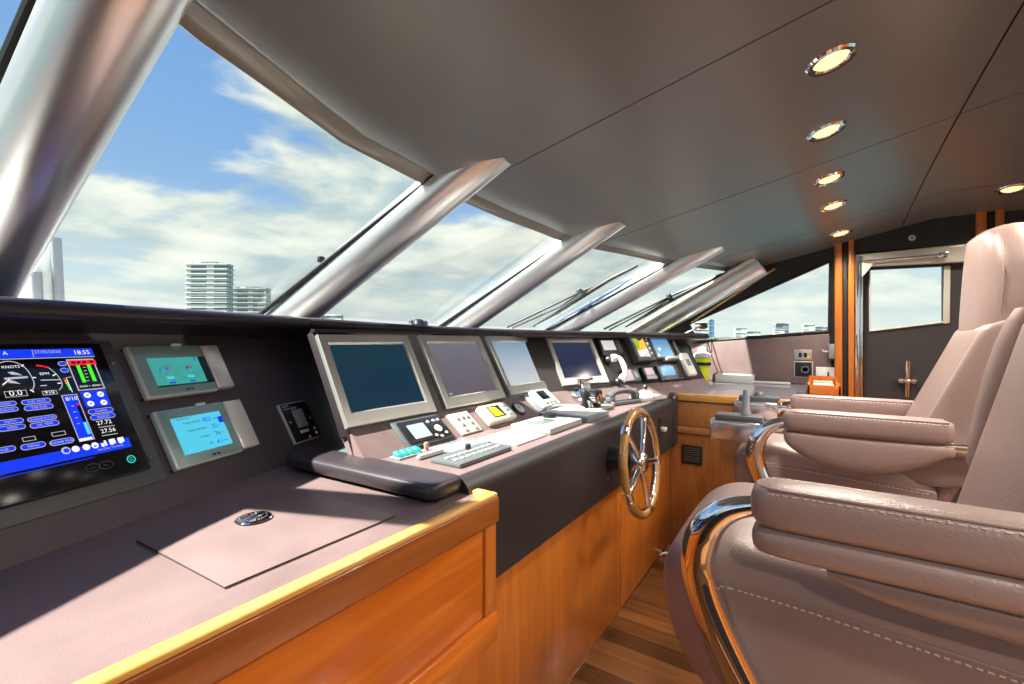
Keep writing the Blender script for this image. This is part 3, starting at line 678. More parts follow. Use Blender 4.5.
for x, y, r in ((.12, .52, .02), (.86, .52, .02), (.84, .24, .035), (.84, .12, .035), (.55, .07, .03)):
    mb = MB(); mb.lathe(FN.M(a0_ + x * w_, b0_ + y * h_, .0115), [(0, 0), (r * h_, 0), (r * h_, .0015), (0, .0015)], 12); build('button', mb, WHITE, t)

# --- four monitors
def monitor(fr, quad, label, screen, glow_lab=None, inset=(.075, .075, .13, .09)):
    t = root(fr, 'helm_monitor', label, 'monitor', quad, group=None); a0_, a1_, b0_, b1_ = fr.rect(quad); w_, h_ = a1_ - a0_, b1_ - b0_
    i0, i1, j0, j1 = a0_ + inset[0] * w_, a1_ - inset[1] * w_, b0_ + inset[2] * h_, b1_ - inset[3] * h_
    mb = MB()
    outer = [(a0_, b0_), (a1_, b0_), (a1_, b1_), (a0_, b1_)]; inner = [(i0, j0), (i1, j0), (i1, j1), (i0, j1)]
    rings = [[fr.w(a, b, 0) for a, b in outer], [fr.w(a, b, .012) for a, b in outer], [fr.w(a + sx * .002, b + sy * .002, .014) for (a, b), (sx, sy) in zip(outer, ((1, 1), (-1, 1), (-1, -1), (1, -1)))],
             [fr.w(a, b, .013) for a, b in inner], [fr.w(a + sx * .006, b + sy * .006, .007) for (a, b), (sx, sy) in zip(inner, ((1, 1), (-1, 1), (-1, -1), (1, -1)))]]
    mb.loft(rings, cap=False); mb.add(rings[0], [(0, 1, 2, 3)]); build('bezel', mb, BRUSH, t, 25)
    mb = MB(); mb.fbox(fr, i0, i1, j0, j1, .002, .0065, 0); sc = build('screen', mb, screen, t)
    if glow_lab:
        mb = MB()
        for k, m_ in enumerate((0, 1, 2)): mb.poly([fr.w(i0 + .012 + k * .011, j0 + .012, .0068), fr.w(i0 + .021 + k * .011, j0 + .012, .0068), fr.w(i0 + .019 + k * .011, j0 + .018, .0068), fr.w(i0 + .012 + k * .011, j0 + .018, .0068)], m_)
        build('lit_mark', mb, [K_RED, K_GREEN, K_BLUE], sc)
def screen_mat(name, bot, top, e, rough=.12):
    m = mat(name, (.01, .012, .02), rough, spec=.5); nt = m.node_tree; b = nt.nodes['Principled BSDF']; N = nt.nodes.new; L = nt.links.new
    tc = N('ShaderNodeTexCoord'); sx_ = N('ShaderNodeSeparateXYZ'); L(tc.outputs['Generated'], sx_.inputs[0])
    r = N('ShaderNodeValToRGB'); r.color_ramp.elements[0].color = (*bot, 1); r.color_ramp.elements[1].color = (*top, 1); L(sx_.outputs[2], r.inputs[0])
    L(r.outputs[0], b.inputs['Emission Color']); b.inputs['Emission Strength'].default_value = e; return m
monitor(FM, [(313.5, 337), (402, 336.5), (437, 410), (347, 432)], 'first steel framed helm monitor, dark screen with a painted teal reflection, next to the near panel', screen_mat('screen_teal_reflection', (.0, .022, .045), (.004, .028, .045), .8))  # faint emission gradient stands in for a reflection in the blank screen
monitor(FM, [(417.5, 337), (477, 337), (504.5, 399.5), (443.5, 409.5)], 'steel framed helm monitor with a greyish violet reflection painted on its screen, second along the console', screen_mat('screen_violet_reflection', (.10, .08, .10), (.13, .13, .15), .8), True)  # violet emission painted for what the glass would mirror
monitor(FM, [(486.5, 337.5), (526, 337.5), (550, 388), (506, 397)], 'steel framed helm monitor with the palest grey blue reflection painted on its screen', screen_mat('screen_haze_reflection', (.50, .52, .55), (.16, .25, .36), .8))  # pale emission painted in place of a bright reflection
monitor(FF, [(545, 338), (589.5, 338), (608, 383), (561.5, 386.5)], 'steel framed helm monitor with a navy reflection painted on its screen, farthest along beside the radios', screen_mat('screen_navy_reflection', (.012, .016, .04), (.02, .03, .07), .8))  # navy emission gradient drawn in for a mirrored one

# --- instruments on the slope
q3_ = crop(380, 380, 6.843); q4_ = crop(470, 360, 6.827)
def quad(qf, *pts): return [qf(*p) for p in pts]
qd = quad(q3_, (70, 305), (380, 248), (500, 400), (182, 488))
t = root(FS, 'autopilot_panel', 'black autopilot panel with a blue grey display and white buttons on the sloping strip', 'control panel', qd); a0_, a1_, b0_, b1_ = FS.rect(qd)
mb = MB(); mb.fbox(FS, a0_, a1_, b0_, b1_, 0, .010, .003); build('plate', mb, GREY, t)
mb = MB(); mb.fbox(FS, a0_ + .010, a1_ - .008, b0_ + .010, b1_ - .010, .010, .018, .003); build('control_head', mb, BLACK, t)
mb = MB(); fq(mb, FS, quad(q3_, (162, 338), (278, 322), (340, 405), (222, 438)), .0184); build('display', mb, K_PALE, t)
for x, y in ((308, 315), (345, 305), (376, 300), (370, 405), (438, 385), (408, 410)):
    mb = MB(); fdisc(mb, FS, q3_(x, y), .0055, .018, 0, 12, .003); build('button', mb, LGREY, t)
mb = MB(); a, b = FS.ab(*q3_(380, 358)); mb.lathe(FS.M(a, b, .018), [(0, 0), (.014, 0), (.014, .003), (.006, .004), (0, .004)], 20); build('course_ring', mb, LGREY, t)
qd = quad(q3_, (452, 248), (588, 220), (692, 345), (560, 388))
t = root(FS, 'keypad', 'off white keypad plate with grey oval keys on the sloping strip', 'keypad', qd); a0_, a1_, b0_, b1_ = FS.rect(qd)
mb = MB(); mb.fbox(FS, a0_, a1_, b0_, b1_, 0, .007, .002); build('plate', mb, BEIGE, t)
for x, y in ((525, 276), (558, 266), (590, 260), (560, 315), (620, 300), (585, 352), (650, 336)):
    mb = MB(); a, b = FS.ab(*q3_(x, y)); mb.fbox(FS, a - .008, a + .008, b - .006, b + .006, .007, .011, .004, seg=3); build('key', mb, MGREY, t)
qd = quad(q3_, (655, 218), (822, 172), (912, 275), (742, 332))
t = root(FS, 'depth_display', 'cream instrument with a bright yellow screen on the sloping strip', 'display', qd); a0_, a1_, b0_, b1_ = FS.rect(qd); w_, h_ = a1_ - a0_, b1_ - b0_
mb = MB(); mb.fbox(FS, a0_, a1_, b0_, b1_, 0, .026, .006, seg=3); build('housing', mb, BEIGE, t)
mb = MB(); mb.fbox(FS, a0_ + .22 * w_, a0_ + .66 * w_, b0_ + .2 * h_, b0_ + .85 * h_, .024, .0275, .001); sc = build('dark_window', mb, BLACK, t)
mb = MB(); mb.poly([FS.w(a0_ + x * w_, b0_ + y * h_, .028) for x, y in ((.25, .24), (.58, .24), (.5, .75), (.25, .8))]); build('yellow_screen', mb, K_YEL, sc)
mb = MB(); mb.fbox(FS, a0_ + .70 * w_, a0_ + .96 * w_, b0_ + .08 * h_, b0_ + .92 * h_, .024, .028, .002)
build('key_block', mb, LGREY, t)
for k in range(3):
    mb = MB(); mb.fbox(FS, a0_ + .75 * w_, a0_ + .91 * w_, b0_ + (.15 + .26 * k) * h_, b0_ + (.33 + .26 * k) * h_, .028, .030, .001); build('key', mb, MGREY, t)
t = root(FS, 'dial_gauge', 'round dial gauge with a dark rim on the sloping strip', 'gauge', ab=(*FS.ab(518.5, 409.5), 0)); a, b = FS.ab(518.5, 409.5)
mb = MB(); mb.lathe(FS.M(a, b, 0), [(0, 0), (.034, 0), (.034, .008), (.028, .012), (.026, .008), (0, .008)], 32); build('rim', mb, BLACK, t)
mb = MB(); mb.lathe(FS.M(a, b, .0082), [(0, 0), (.026, 0), (.0255, .001), (0, .001)], 28); build('dial', mb, LGREY, t)
mb = MB(); mb.fbox(FS, a - .002, a + .002, b - .004, b + .02, .0094, .0102, 0); build('needle', mb, BLACK, t)
qd = quad(q4_, (395, 242), (508, 214), (592, 322), (482, 352))
t = root(FS, 'control_unit', 'grey control unit with a dark square screen on the sloping strip', 'control panel', qd); a0_, a1_, b0_, b1_ = FS.rect(qd); w_, h_ = a1_ - a0_, b1_ - b0_
mb = MB(); mb.fbox(FS, a0_ - .035, a1_ + .008, b0_ - .002, b1_ + .002, 0, .006, .002); build('back_plate', mb, MGREY, t)
mb = MB(); mb.fbox(FS, a0_, a1_, b0_, b1_, .006, .026, .005, seg=3); build('housing', mb, LGREY, t)
mb = MB(); mb.fbox(FS, a0_ + .25 * w_, a0_ + .70 * w_, b0_ + .40 * h_, b0_ + .90 * h_, .025, .0275, .001); build('screen', mb, K_BLACK, t)
for k in range(3):
    mb = MB(); mb.fbox(FS, a0_ + (.2 + .22 * k) * w_, a0_ + (.36 + .22 * k) * w_, b0_ + .12 * h_, b0_ + .26 * h_, .026, .0285, .002); build('key', mb, MGREY, t)
qd = quad(q4_, (565, 205), (652, 180), (762, 290), (668, 312))
t = root(FS, 'rudder_indicator', 'cream instrument with a pale blue strip screen below the navy monitor', 'display', qd); a0_, a1_, b0_, b1_ = FS.rect(qd); w_, h_ = a1_ - a0_, b1_ - b0_
mb = MB(); mb.fbox(FS, a0_, a1_, b0_, b1_, 0, .022, .006, seg=3); build('housing', mb, BEIGE, t)
mb = MB(); mb.fbox(FS, a0_ + .30 * w_, a0_ + .62 * w_, b0_ + .1 * h_, b0_ + .88 * h_, .021, .0235, .001); build('strip_screen', mb, lit('screen_lilac', (.42, .52, .80), .8), t)
mb = MB(); mb.fbox(FS, a1_ + .004, a1_ + .06, b0_, b1_, 0, .012, .003); build('side_plate', mb, MGREY, t)

# --- switches and panels on the flat console top
sw = thing('switch_bank', 'row of four teal rocker switches at the near end of the console top', 'switches', P(408, 456, z=.88))
mb = MB(); mb.fbox(FT, .838, .945, .915, .955, 0, .006, .002); build('base', mb, MGREY, sw)
for k in range(4):
    mb = MB(); x = .849 + .0225 * k; mb.rbox(Matrix.Translation((x, .935, .892)) @ Matrix.Rotation(.25, 4, 'X'), (.018, .026, .014), .005, 0, 3); build('rocker', mb, K_TEALB, sw)
mb = MB(); mb.lathe(Matrix.Translation((.952, .93, .88)), [(0, 0), (.007, 0), (.006, .012), (.008, .020), (.006, .026), (0, .027)], 14); build('knob', mb, mat('pink_knob', (.40, .20, .18), .4), sw)
tag(build('handle_bar', MB().fbox(FT, .868, .965, .872, .886, 0, .014, .005, seg=3), LGREY), 'slim pale grey bar in front of the teal rocker switches', 'bar')
cp = thing('chart_keypad', 'flat dark control plate with rows of small white keys near the desk bolster', 'keypad', (.98, .78, .88))
mb = MB(); mb.fbox(FT, .868, 1.10, .732, .835, 0, .012, .004); build('plate', mb, GREY, cp)
for i in range(8):
    for j in range(2):
        mb = MB(); mb.fbox(FT, .885 + .026 * i, .900 + .026 * i, .762 + .030 * j, .772 + .030 * j, .012, .0145, .001); build('key', mb, LGREY, cp)
mb = MB(); mb.lathe(Matrix.Translation((1.0, .815, .892)), [(0, 0), (.008, 0), (.008, .012), (.006, .015), (0, .015)], 14); build('trackball', mb, BLACK, cp)
mb = MB(); mb.fbox(FT, .972, 1.15, .842, .940, 0, .005, .002); tag(build('glass_plate', mb, mat('smoked_plate', (.20, .23, .27), .15, spec=.8)), 'flat smoked glossy plate behind the small white keys', 'panel')
qd = quad(q4_, (60, 552), (238, 486), (522, 516), (332, 592)); a0_, a1_, b0_, b1_ = FT.rect(qd)
t = thing('hatch_panel', 'flat pale panel let into the console top before the raised boxes', 'panel', FT.w((a0_ + a1_) / 2, b0_, 0))
mb = MB(); mb.fbox(FT, a0_, a1_, b0_, b1_, 0, .006, .002); build('cover', mb, mat('pale_panel', (.42, .42, .45), .25), t)
mb = MB(); 
for k in range(4): mb.fbox(FT, lerp(a0_, a1_, .2 + .17 * k), lerp(a0_, a1_, .29 + .17 * k), lerp(b0_, b1_, .3), lerp(b0_, b1_, .42), .006, .0075, .0005)
build('labels', mb, WHITE, t)
t = thing('joystick_box', 'raised grey box with a sunken window and black dial on the console top', 'control box', (1.46, .81, .88))
mb = MB(); mb.fbox(FT, 1.34, 1.59, .738, .90, 0, .022, .004); build('box', mb, mat('box_grey', (.30, .31, .32), .35), t)
mb = MB(); mb.fbox(FT, 1.375, 1.50, .80, .865, .0215, .0235, .001); build('window', mb, mat('dull_window', (.14, .17, .16), .2), t)
mb = MB(); mb.lathe(Matrix.Translation((1.545, .855, .902)), [(0, 0), (.024, 0), (.024, .012), (.02, .015), (0, .015)], 24); build('dial', mb, BLACK, t)
t = thing('thruster_box', 'raised slate box with a curved grab rail just before the throttle levers', 'control box', (1.72, .83, .88))
mb = MB(); mb.fbox(FT, 1.615, 1.83, .725, .945, 0, .022, .004); build('box', mb, mat('box_slate', (.16, .19, .22), .35), t)
mb = MB(); mb.fbox(FT, 1.63, 1.815, .74, .93, .0215, .024, .002); build('top_plate', mb, LGREY, t)
mb = MB(); mb.tube(smooth_path([(1.64, .92, .902), (1.67, .925, .915), (1.74, .91, .92), (1.80, .86, .914), (1.815, .83, .902)], 5), .005, 8); build('grab_rail', mb, LGREY, t)
# throttle
t = thing('throttle', 'twin black throttle levers with a chrome hub on the console top', 'throttle', (1.91, .84, .88))
mb = MB(); mb.fbox(FT, 1.86, 2.06, .79, .92, 0, .014, .005, seg=3); build('base', mb, MGREY, t)
for x, y in ((1.882, .862), (1.945, .828)):
    mb = MB(); z0 = .893
    mb.lathe(Matrix.Translation((x, y, z0)) @ Matrix.Rotation(.06, 4, 'Y'), [(0, 0), (.016, 0), (.017, .012), (.012, .03), (.013, .042), (.020, .052), (.022, .068), (.017, .080), (0, .083)], 18); lv = build('lever', mb, BLACK, t)
mb = MB(); mb.lathe(Frame((1.93, .87, .945), (0, 0, 1), (1, 0, 0)).M(), [(0, -.05), (.03, -.05), (.032, -.045), (.032, .06), (.028, .066), (0, .066)], 24)
mb.tube([V((1.93, .845, .893)), V((1.93, .86, .93))], .012, 10); build('hub', mb, CHROME, t)
mb = MB(); mb.tube([V((1.905, .80, .938)) + V((.016 * math.cos(k * math.pi / 8), 0, .018 * math.sin(k * math.pi / 8))) for k in range(16)], .004, 8, closed=True); mb.tube([V((1.905, .80, .92)), V((1.93, .86, .93))], .006, 8); build('ring', mb, mat('brass', (.65, .5, .28), .2, metal=1), t)
# chrome clamp behind the throttle
t = thing('clamp_bracket', 'chrome clamp bracket standing behind the throttle under the navy monitor', 'bracket', P(586, 391, y=.95))
p = P(585, 381, y=.94)
mb = MB(); mb.tube([V((p.x - .05, p.y, p.z)), V((p.x + .05, p.y - .01, p.z + .004))], .012, 12); mb.lathe(Frame((p.x - .05, p.y, p.z), (1, 0, 0), (0, 1, 0)).M(), [(0, -.012), (.016, -.012), (.016, .012), (0, .012)], 16); build('clamp_bar', mb, CHROME, t)
mb = MB(); mb.prism([(p.x - .02, p.y + .01, p.z), (p.x + .045, p.y, p.z), (p.x + .055, p.y - .03, .885), (p.x - .005, p.y - .02, .885)], (0, .008, 0), .002); build('stay', mb, LGREY, t)
# black telephone handset on its rest
t = thing('telephone', 'black telephone handset on its rest past the throttle', 'telephone', (2.2, .80, .88))
ax = V((.94, -.34, 0)); 
mb = MB(); fr = Frame((2.19, .80, .88), ax, (.34, .94, 0)); mb.fbox(fr, -.10, .11, -.03, .035, 0, .022, .008, seg=3); build('cradle', mb, GREY, t)
mb = MB(); mb.tube(smooth_path([fr.w(-.10, .0, .040), fr.w(-.05, .0, .062), fr.w(.02, 0, .066), fr.w(.08, 0, .056), fr.w(.115, 0, .036)], 5), [.018] * 4 + [.014] * 13 + [.019] * 4, 14); 
for a in (-.085, .10): mb.lathe(fr.M(a, 0, .022), [(0, 0), (.022, 0), (.024, .012), (.02, .022), (0, .026)], 18)
build('handset', mb, GREY, t)
mb = MB(); mb.lathe(fr.M(-.098, -.032, .004), [(0, 0), (.006, 0), (.006, .010), (0, .012)], 10); build('red_button', mb, K_RED, t)
t = thing('searchlight_joystick', 'grey domed joystick base with a black ball at the far console end', 'joystick', (2.42, .76, .88))
fr = Frame((2.42, .755, .895), (.94, -.34, 0), (.34, .94, 0)); mb = MB(); mb.fbox(fr, -.10, .12, -.05, .05, -.014, .006, .004); mb.lathe(fr.M(.0, 0, .004), [(0, 0), (.055, 0), (.045, .012), (.028, .03), (.018, .034), (0, .034)], 24); build('base', mb, LGREY, t)
mb = MB(); mb.lathe(fr.M(.0, 0, .036), [(0, 0), (.006, 0), (.006, .008), (.013, .014), (.014, .022), (.009, .03), (0, .032)], 16); build('stick', mb, BLACK, t)

# --- radios and displays on the far front
q5 = crop(590, 320, 8.555)
def ffdev(name, label, cat, pts, h, body, screens=(), tilt=0.):
    qd = [q5(*p) for p in pts]; t = root(FF, name, label, cat, qd); a0_, a1_, b0_, b1_ = FF.rect(qd)
    mb = MB(); mb.fbox(FF, a0_, a1_, b0_, b1_, 0, h, .004, seg=3); build('housing', mb, body, t)
    for nm, sp, m_ in screens:
        mb = MB(); s0, s1, r0, r1 = FF.rect([q5(*p) for p in sp]); mb.fbox(FF, max(s0, a0_ + .003), min(s1, a1_ - .003), max(r0, b0_ + .003), min(r1, b1_ - .003), h - .001, h + .0015, .0005); build(nm, mb, m_, t)
    return t, (a0_, a1_, b0_, b1_)
ffdev('radar_display', 'small black display with a pale screen, first of the radios beside the navy monitor', 'display', [(48, 168), (225, 168), (280, 310), (90, 320)], .02, BLACK, [('screen', [(72, 190), (180, 192), (200, 268), (100, 275)], lit('screen_milk', (.52, .50, .50), .8)), ('key_column', [(195, 190), (228, 190), (258, 285), (222, 290)], GREY)])
t, (a0_, a1_, b0_, b1_) = ffdev('chart_plotter', 'thick black chart plotter with a green, orange and white map screen', 'display', [(298, 158), (440, 152), (515, 370), (355, 380)], .045, GREY, [])
mb = MB(); s0, s1, r0, r1 = FF.rect([q5(*p) for p in ((322, 188), (412, 188), (462, 340), (372, 345))]); f_ = lambda x, y, c: FF.w(lerp(s0, s1, x), lerp(r0, r1, y), c)
mb.poly([f_(0, 0, .0455), f_(1, 0, .0455), f_(1, .42, .0455), f_(0, .30, .0455)], 2); mb.poly([f_(0, .30, .0455), f_(1, .42, .0455), f_(1, 1, .0455), f_(.5, .8, .0455), f_(.35, 1, .0455), f_(0, 1, .0455)], 1); mb.poly([f_(0, .4, .0458), f_(.3, .45, .0458), f_(.45, .75, .0458), f_(.3, 1, .0458), f_(0, 1, .0458)], 0)
mb.poly([f_(.35, 0, .0458), f_(.5, 0, .0458), f_(1, .2, .0458), f_(1, .26, .0458)], 1); build('map_screen', mb, [lit('map_green', (.20, .33, .01), .8), K_ORG, lit('map_white', (.62, .56, .60), .8)], t)
for k in range(4):
    mb = MB(); mb.fbox(FF, lerp(a0_, a1_, .82), lerp(a0_, a1_, .93), lerp(b0_, b1_, .2 + .18 * k), lerp(b0_, b1_, .32 + .18 * k), .044, .048, .002); build('key', mb, MGREY, t)
mb = MB(); mb.fbox(FF, lerp(a0_, a1_, .25), lerp(a0_, a1_, .7), b1_, b1_ + .012, .01, .035, .003); build('visor_clip', mb, mat('tan_clip', (.45, .30, .18), .5), t)
t, (a0_, a1_, b0_, b1_) = ffdev('tablet', 'dark framed tablet with a light blue screen near the far end of the radios', 'tablet', [(468, 156), (640, 150), (706, 340), (528, 355)], .03, GREY, [('screen', [(492, 172), (620, 166), (682, 325), (545, 340)], screen_mat('screen_soft_blue', (.30, .52, .68), (.06, .20, .42), .8))])
mb = MB(); mb.fbox(FF, lerp(a0_, a1_, .4), lerp(a0_, a1_, .95), b0_ - .012, b0_ + .004, .0, .05, .003); build('ledge', mb, LGREY, t)
ffdev('intercom', 'slim black intercom strip with bars between the tablet and white handset', 'intercom', [(655, 166), (692, 164), (748, 315), (712, 322)], .03, BLACK, [('speaker_slot', [(664, 180), (684, 180), (735, 300), (718, 305)], MGREY)])
t, _r = ffdev('satellite_phone', 'grey desk phone base with keys and a pale label beside the white curved handset', 'telephone', [(255, 438), (372, 428), (425, 525), (290, 545)], .022, GREY, [('label_plate', [(262, 445), (325, 440), (352, 525), (290, 535)], K_PINK), ('key_field', [(345, 440), (375, 438), (412, 505), (380, 510)], MGREY)])
ffdev('radio_display', 'small upright radio with a pink grey screen below the chart plotter', 'radio', [(412, 422), (502, 412), (556, 522), (455, 540)], .03, BLACK, [('screen', [(432, 432), (495, 425), (525, 485), (455, 492)], K_PINK), ('silver_base', [(455, 498), (530, 488), (548, 515), (462, 530)], LGREY)])
ffdev('weather_display', 'blue screened display lowest at the far end below the tablet', 'display', [(545, 408), (730, 386), (772, 515), (592, 530)], .025, GREY, [('screen', [(562, 418), (672, 406), (705, 478), (602, 500)], lit('screen_mid_blue', (.16, .34, .62), .8)), ('white_window', [(630, 418), (680, 410), (700, 458), (650, 468)], K_PALE), ('knob_panel', [(700, 405), (730, 402), (760, 505), (725, 510)], BLACK)])
# curved white handset on a hook
def handset(label, pts, r, mtl, hook):
    t = thing('radio_handset', label, 'handset', pts[len(pts) // 2]); pp = smooth_path(pts, 5); n = len(pp)
    mb = MB(); mb.tube(pp, [r * (1.25 if k < 4 or k > n - 5 else .85) for k in range(n)], 14); build('handle', mb, mtl, t)
    mb = MB()
    for p in (pts[0], pts[-1]): mb.lathe(Frame(p - FF.n * .015, FF.e1, FF.e2).M(), [(0, -.015), (r * 1.4, -.015), (r * 1.5, 0), (r * 1.1, .01), (0, .012)], 16)
    build('ear_piece', mb, hook, t)
def ffp(x, y, c): return FF.w(*FF.ab(*q5(x, y)), c)
handset('white curved handset hanging by the grey desk phone', [ffp(148, 352, .035), ffp(185, 365, .055), ffp(220, 420, .06), ffp(240, 490, .055), ffp(230, 540, .035)], .017, WHITE, BLACK)
t = thing('wall_handset', 'white straight handset in its clip at the far end of the radios', 'handset', ffp(790, 500, .02))
hq = [q5(*p) for p in ((725, 312), (795, 302), (852, 492), (786, 512))]; a0_, a1_, b0_, b1_ = FF.rect(hq)
mb = MB(); mb.fbox(FF, a0_ - .004, a1_ + .004, b0_ - .005, b1_, 0, .02, .004); build('clip', mb, GREY, t)
mb = MB(); mb.fbox(FF, a0_, a1_, b0_, b1_, .02, .055, .018, seg=4); build('handle', mb, WHITE, t)
mb = MB(); mb.fbox(FF, lerp(a0_, a1_, .25), lerp(a0_, a1_, .7), lerp(b0_, b1_, .40), lerp(b0_, b1_, .68), .054, .0565, .001); build('key_pad', mb, MGREY, t)
# gooseneck microphone
t = thing('gooseneck_microphone', 'gooseneck microphone with a red and black tip arching before the side window', 'microphone', P(673, 348, x=3.06))
mb = MB(); pa, pb, pc, pd = P(673, 348, x=3.06), P(681, 336.5, x=3.10), P(693, 330, x=3.18), P(702, 325.5, x=3.25); mb.tube(smooth_path([pa, pb, pc, pd], 6), .006, 8); build('stem', mb, LGREY, t)
mb = MB(); fr = Frame(pd, (.3, .9, -.3), (.2, .2, .9)); mb.lathe(fr.M(), [(0, -.008), (.013, -.008), (.021, .008), (.024, .022), (.018, .04), (0, .044)], 16); mb2 = MB(); mb2.lathe(Frame(pd + V((0, 0, -.012)), (1, 0, 0), (0, 1, 0)).M(), [(0, -.014), (.019, -.010), (.020, .003), (0, .008)], 16)
build('head', mb, BLACK, t); build('red_ring', mb2, mat('red_foam', (.45, .03, .01), .5), t)

#@@COUNTER
# ------------------------------------------------------------------ ON THE CORNER COUNTER AND THE FAR WALL
t = thing('emergency_beacon', 'yellow and white emergency beacon on a lanyard standing on the corner counter', 'beacon', (3.56, .69, .896))
M = Matrix.Translation((3.56, .69, .896)); YG = mat('fluor_yellow', (.74, .80, .02), .4); 
mb = MB(); mb.lathe(M, [(0, 0), (.042, 0), (.046, .01), (.046, .10), (.058, .115), (.058, .17), (.05, .175), (0, .175)], 20); build('body', mb, YG, t)
mb = MB(); mb.lathe(M, [(0, .176), (.058, .176), (.06, .20), (.035, .215), (.03, .24), (.018, .25), (0, .252)], 20); build('cap', mb, WHITE, t)
mb = MB(); mb.lathe(M, [(.0595, .118), (.0605, .12), (.0605, .14), (.0595, .142)], 20); build('band', mb, BLACK, t)
mb = MB(); 
for u in (707, 711.5): mb.tube(smooth_path([V((3.56, .69 + (709 - u) * .004, 1.13)), W(u, 352, 3.66), W(u - .5, 340, WX - .02)], 4), .0035, 6)
build('lanyard', mb, BLACK, t)
# yellow bag tucked in the corner
t = tag(build('yellow_pouch', MB().rbox(Matrix.Translation((3.56, .835, .93)) @ Matrix.Rotation(.2, 4, 'Z'), (.10, .13, .068), .02, 0, 3), YG), 'yellow pouch tucked in the corner behind the far radios', 'pouch')
# clear plastic tray
t = thing('clear_tray', 'clear plastic tray with white papers against the leather wall pad', 'tray', (3.62, .47, .896))
mb = MB(); 
for b in ((3.55, 3.69, .36, .60, .896, .900), (3.55, 3.554, .36, .60, .90, .952), (3.686, 3.69, .36, .60, .90, .952), (3.554, 3.686, .36, .364, .90, .952), (3.554, 3.686, .596, .60, .90, .952)): mb.box(*b, .001)
build('tray_shell', mb, mat('frosted_acrylic', (.62, .64, .63), .25, spec=.7), t)
mb = MB(); mb.box(3.57, 3.67, .40, .52, .90, .946, .004); build('papers', mb, WHITE, t)
t = tag(build('parallel_ruler', MB().box(3.60, 3.66, .14, .38, .896, .910, .004), LGREY), 'long pale ruler lying along the back of the corner counter', 'ruler')
# teak box
t = thing('teak_box', 'small open teak box beside the posts at the end of the corner counter', 'box', (3.3, -.03, .896))
mb = MB(); X0, X1, Y0, Y1, Z0, Z1 = 2.98, 3.60, -.115, .035, .8955, .955
mb.box(X0, X1, Y0, Y0 + .012, Z0, Z1, .002); mb.box(X0, X1, Y1 - .012, Y1, Z0, Z1, .002); mb.box(X0, X0 + .012, Y0, Y1, Z0, Z1, .002); mb.box(X1 - .012, X1, Y0, Y1, Z0, Z1 + .01, .002); mb.box(X0, X1, Y0, Y1, Z0, Z0 + .01, .001); build('box', mb, TEAK, t)
for x in (3.1, 3.32):
    tag(build('card_stack', MB().box(x, x + .15, -.09, .01, .906, .945, .002), LGREY if x < 3.2 else mat('green_card', (.25, .42, .30), .5)), 'pale card stack at the near end inside the small teak box' if x < 3.2 else 'greenish card stack at the far end inside the small teak box', 'cards')
# wall sockets
xw = WX - .016
def wallq(u0, v0, u1, v1, x): a, b = W(u0, v0, x), W(u1, v1, x); return min(a.y, b.y), max(a.y, b.y), min(a.z, b.z), max(a.z, b.z)
y0, y1, z0, z1 = wallq(794.2, 349.5, 812, 360, xw); t = thing('wall_switch', 'silver switch plate with two dark sockets on the wall above the black socket', 'switch', (xw, (y0 + y1) / 2, z0))
build('plate', MB().box(xw, xw + .012, y0, y1, z0, z1, .003), BRUSH, t)
for k in (.25, .55): build('switch', MB().box(xw - .006, xw, lerp(y1, y0, k), lerp(y1, y0, k + .18), lerp(z0, z1, .25), lerp(z0, z1, .7), .002) if False else MB().box(xw - .006, xw, lerp(y1, y0, k + .18), lerp(y1, y0, k), lerp(z0, z1, .25), lerp(z0, z1, .7), .002), BLACK, t)
build('indicator', MB().box(xw - .004, xw, lerp(y1, y0, .9), lerp(y1, y0, .72), lerp(z0, z1, .2), lerp(z0, z1, .35), .001), K_ORG, t)
y0, y1, z0, z1 = wallq(794, 361, 813, 378, xw); t = thing('wall_socket', 'black square socket with a silver rim on the wall below the switch plate', 'socket', (xw, (y0 + y1) / 2, z0))
build('rim', MB().box(xw, xw + .012, y0, y1, z0, z1, .003), LGREY, t)
build('face_plate', MB().box(xw - .005, xw + .004, y0 + .006, y1 - .006, z0 + .006, z1 - .006, .002), BLACK, t)
mb = MB(); mb.lathe(Frame((xw - .005, (y0 + y1) / 2 - .01, (z0 + z1) / 2), (0, 1, 0), (0, 0, -1)).M(), [(.016, 0), (.026, 0), (.026, .010), (.016, .010), (.015, .0)], 20); build('socket_ring', mb, GREY, t)
y0, y1, z0, z1 = wallq(815.8, 367, 834.5, 381, xw - .01); t = thing('power_outlet', 'white outlet box with a small dark slot above the teak box', 'outlet', (xw, (y0 + y1) / 2, z0))
build('box', MB().box(xw - .012, xw + .012, y0, y1, z0, z1, .004), WHITE, t); build('slot', MB().box(xw - .014, xw - .01, lerp(y1, y0, .72), lerp(y1, y0, .62), lerp(z0, z1, .3), lerp(z0, z1, .65), .001), BLACK, t)
y0, y1, z0, z1 = wallq(828.5, 344, 834.5, 359, WX - .05); t = thing('lock_plate', 'grey lock plate with a small lever on the edge of the first teak post', 'lock', (WX - .05, (y0 + y1) / 2, z0))
build('plate', MB().box(WX - .055, WX - .013, y0, y1, z0, z1, .003), MGREY, t); build('lever', MB().tube([V((WX - .05, y1 + .001, (z0 + z1) / 2)), V((WX - .05, y1 + .03, (z0 + z1) / 2)), V((WX - .05, y1 + .034, (z0 + z1) / 2 + .012))], .005, 8), LGREY, t)
p = W(912, 238, WX - .022); t = thing('call_button', 'round white call button on the dark panel above the side door', 'button', p)
fr = Frame(p, (0, -1, 0), (0, 0, 1)); build('ring', MB().lathe(fr.M(), [(0, 0), (.017, 0), (.018, .004), (.012, .006), (0, .006)], 20), LGREY, t); build('button', MB().lathe(fr.M(0, 0, .006), [(0, 0), (.006, 0), (.005, .003), (0, .003)], 14), BLACK, t)
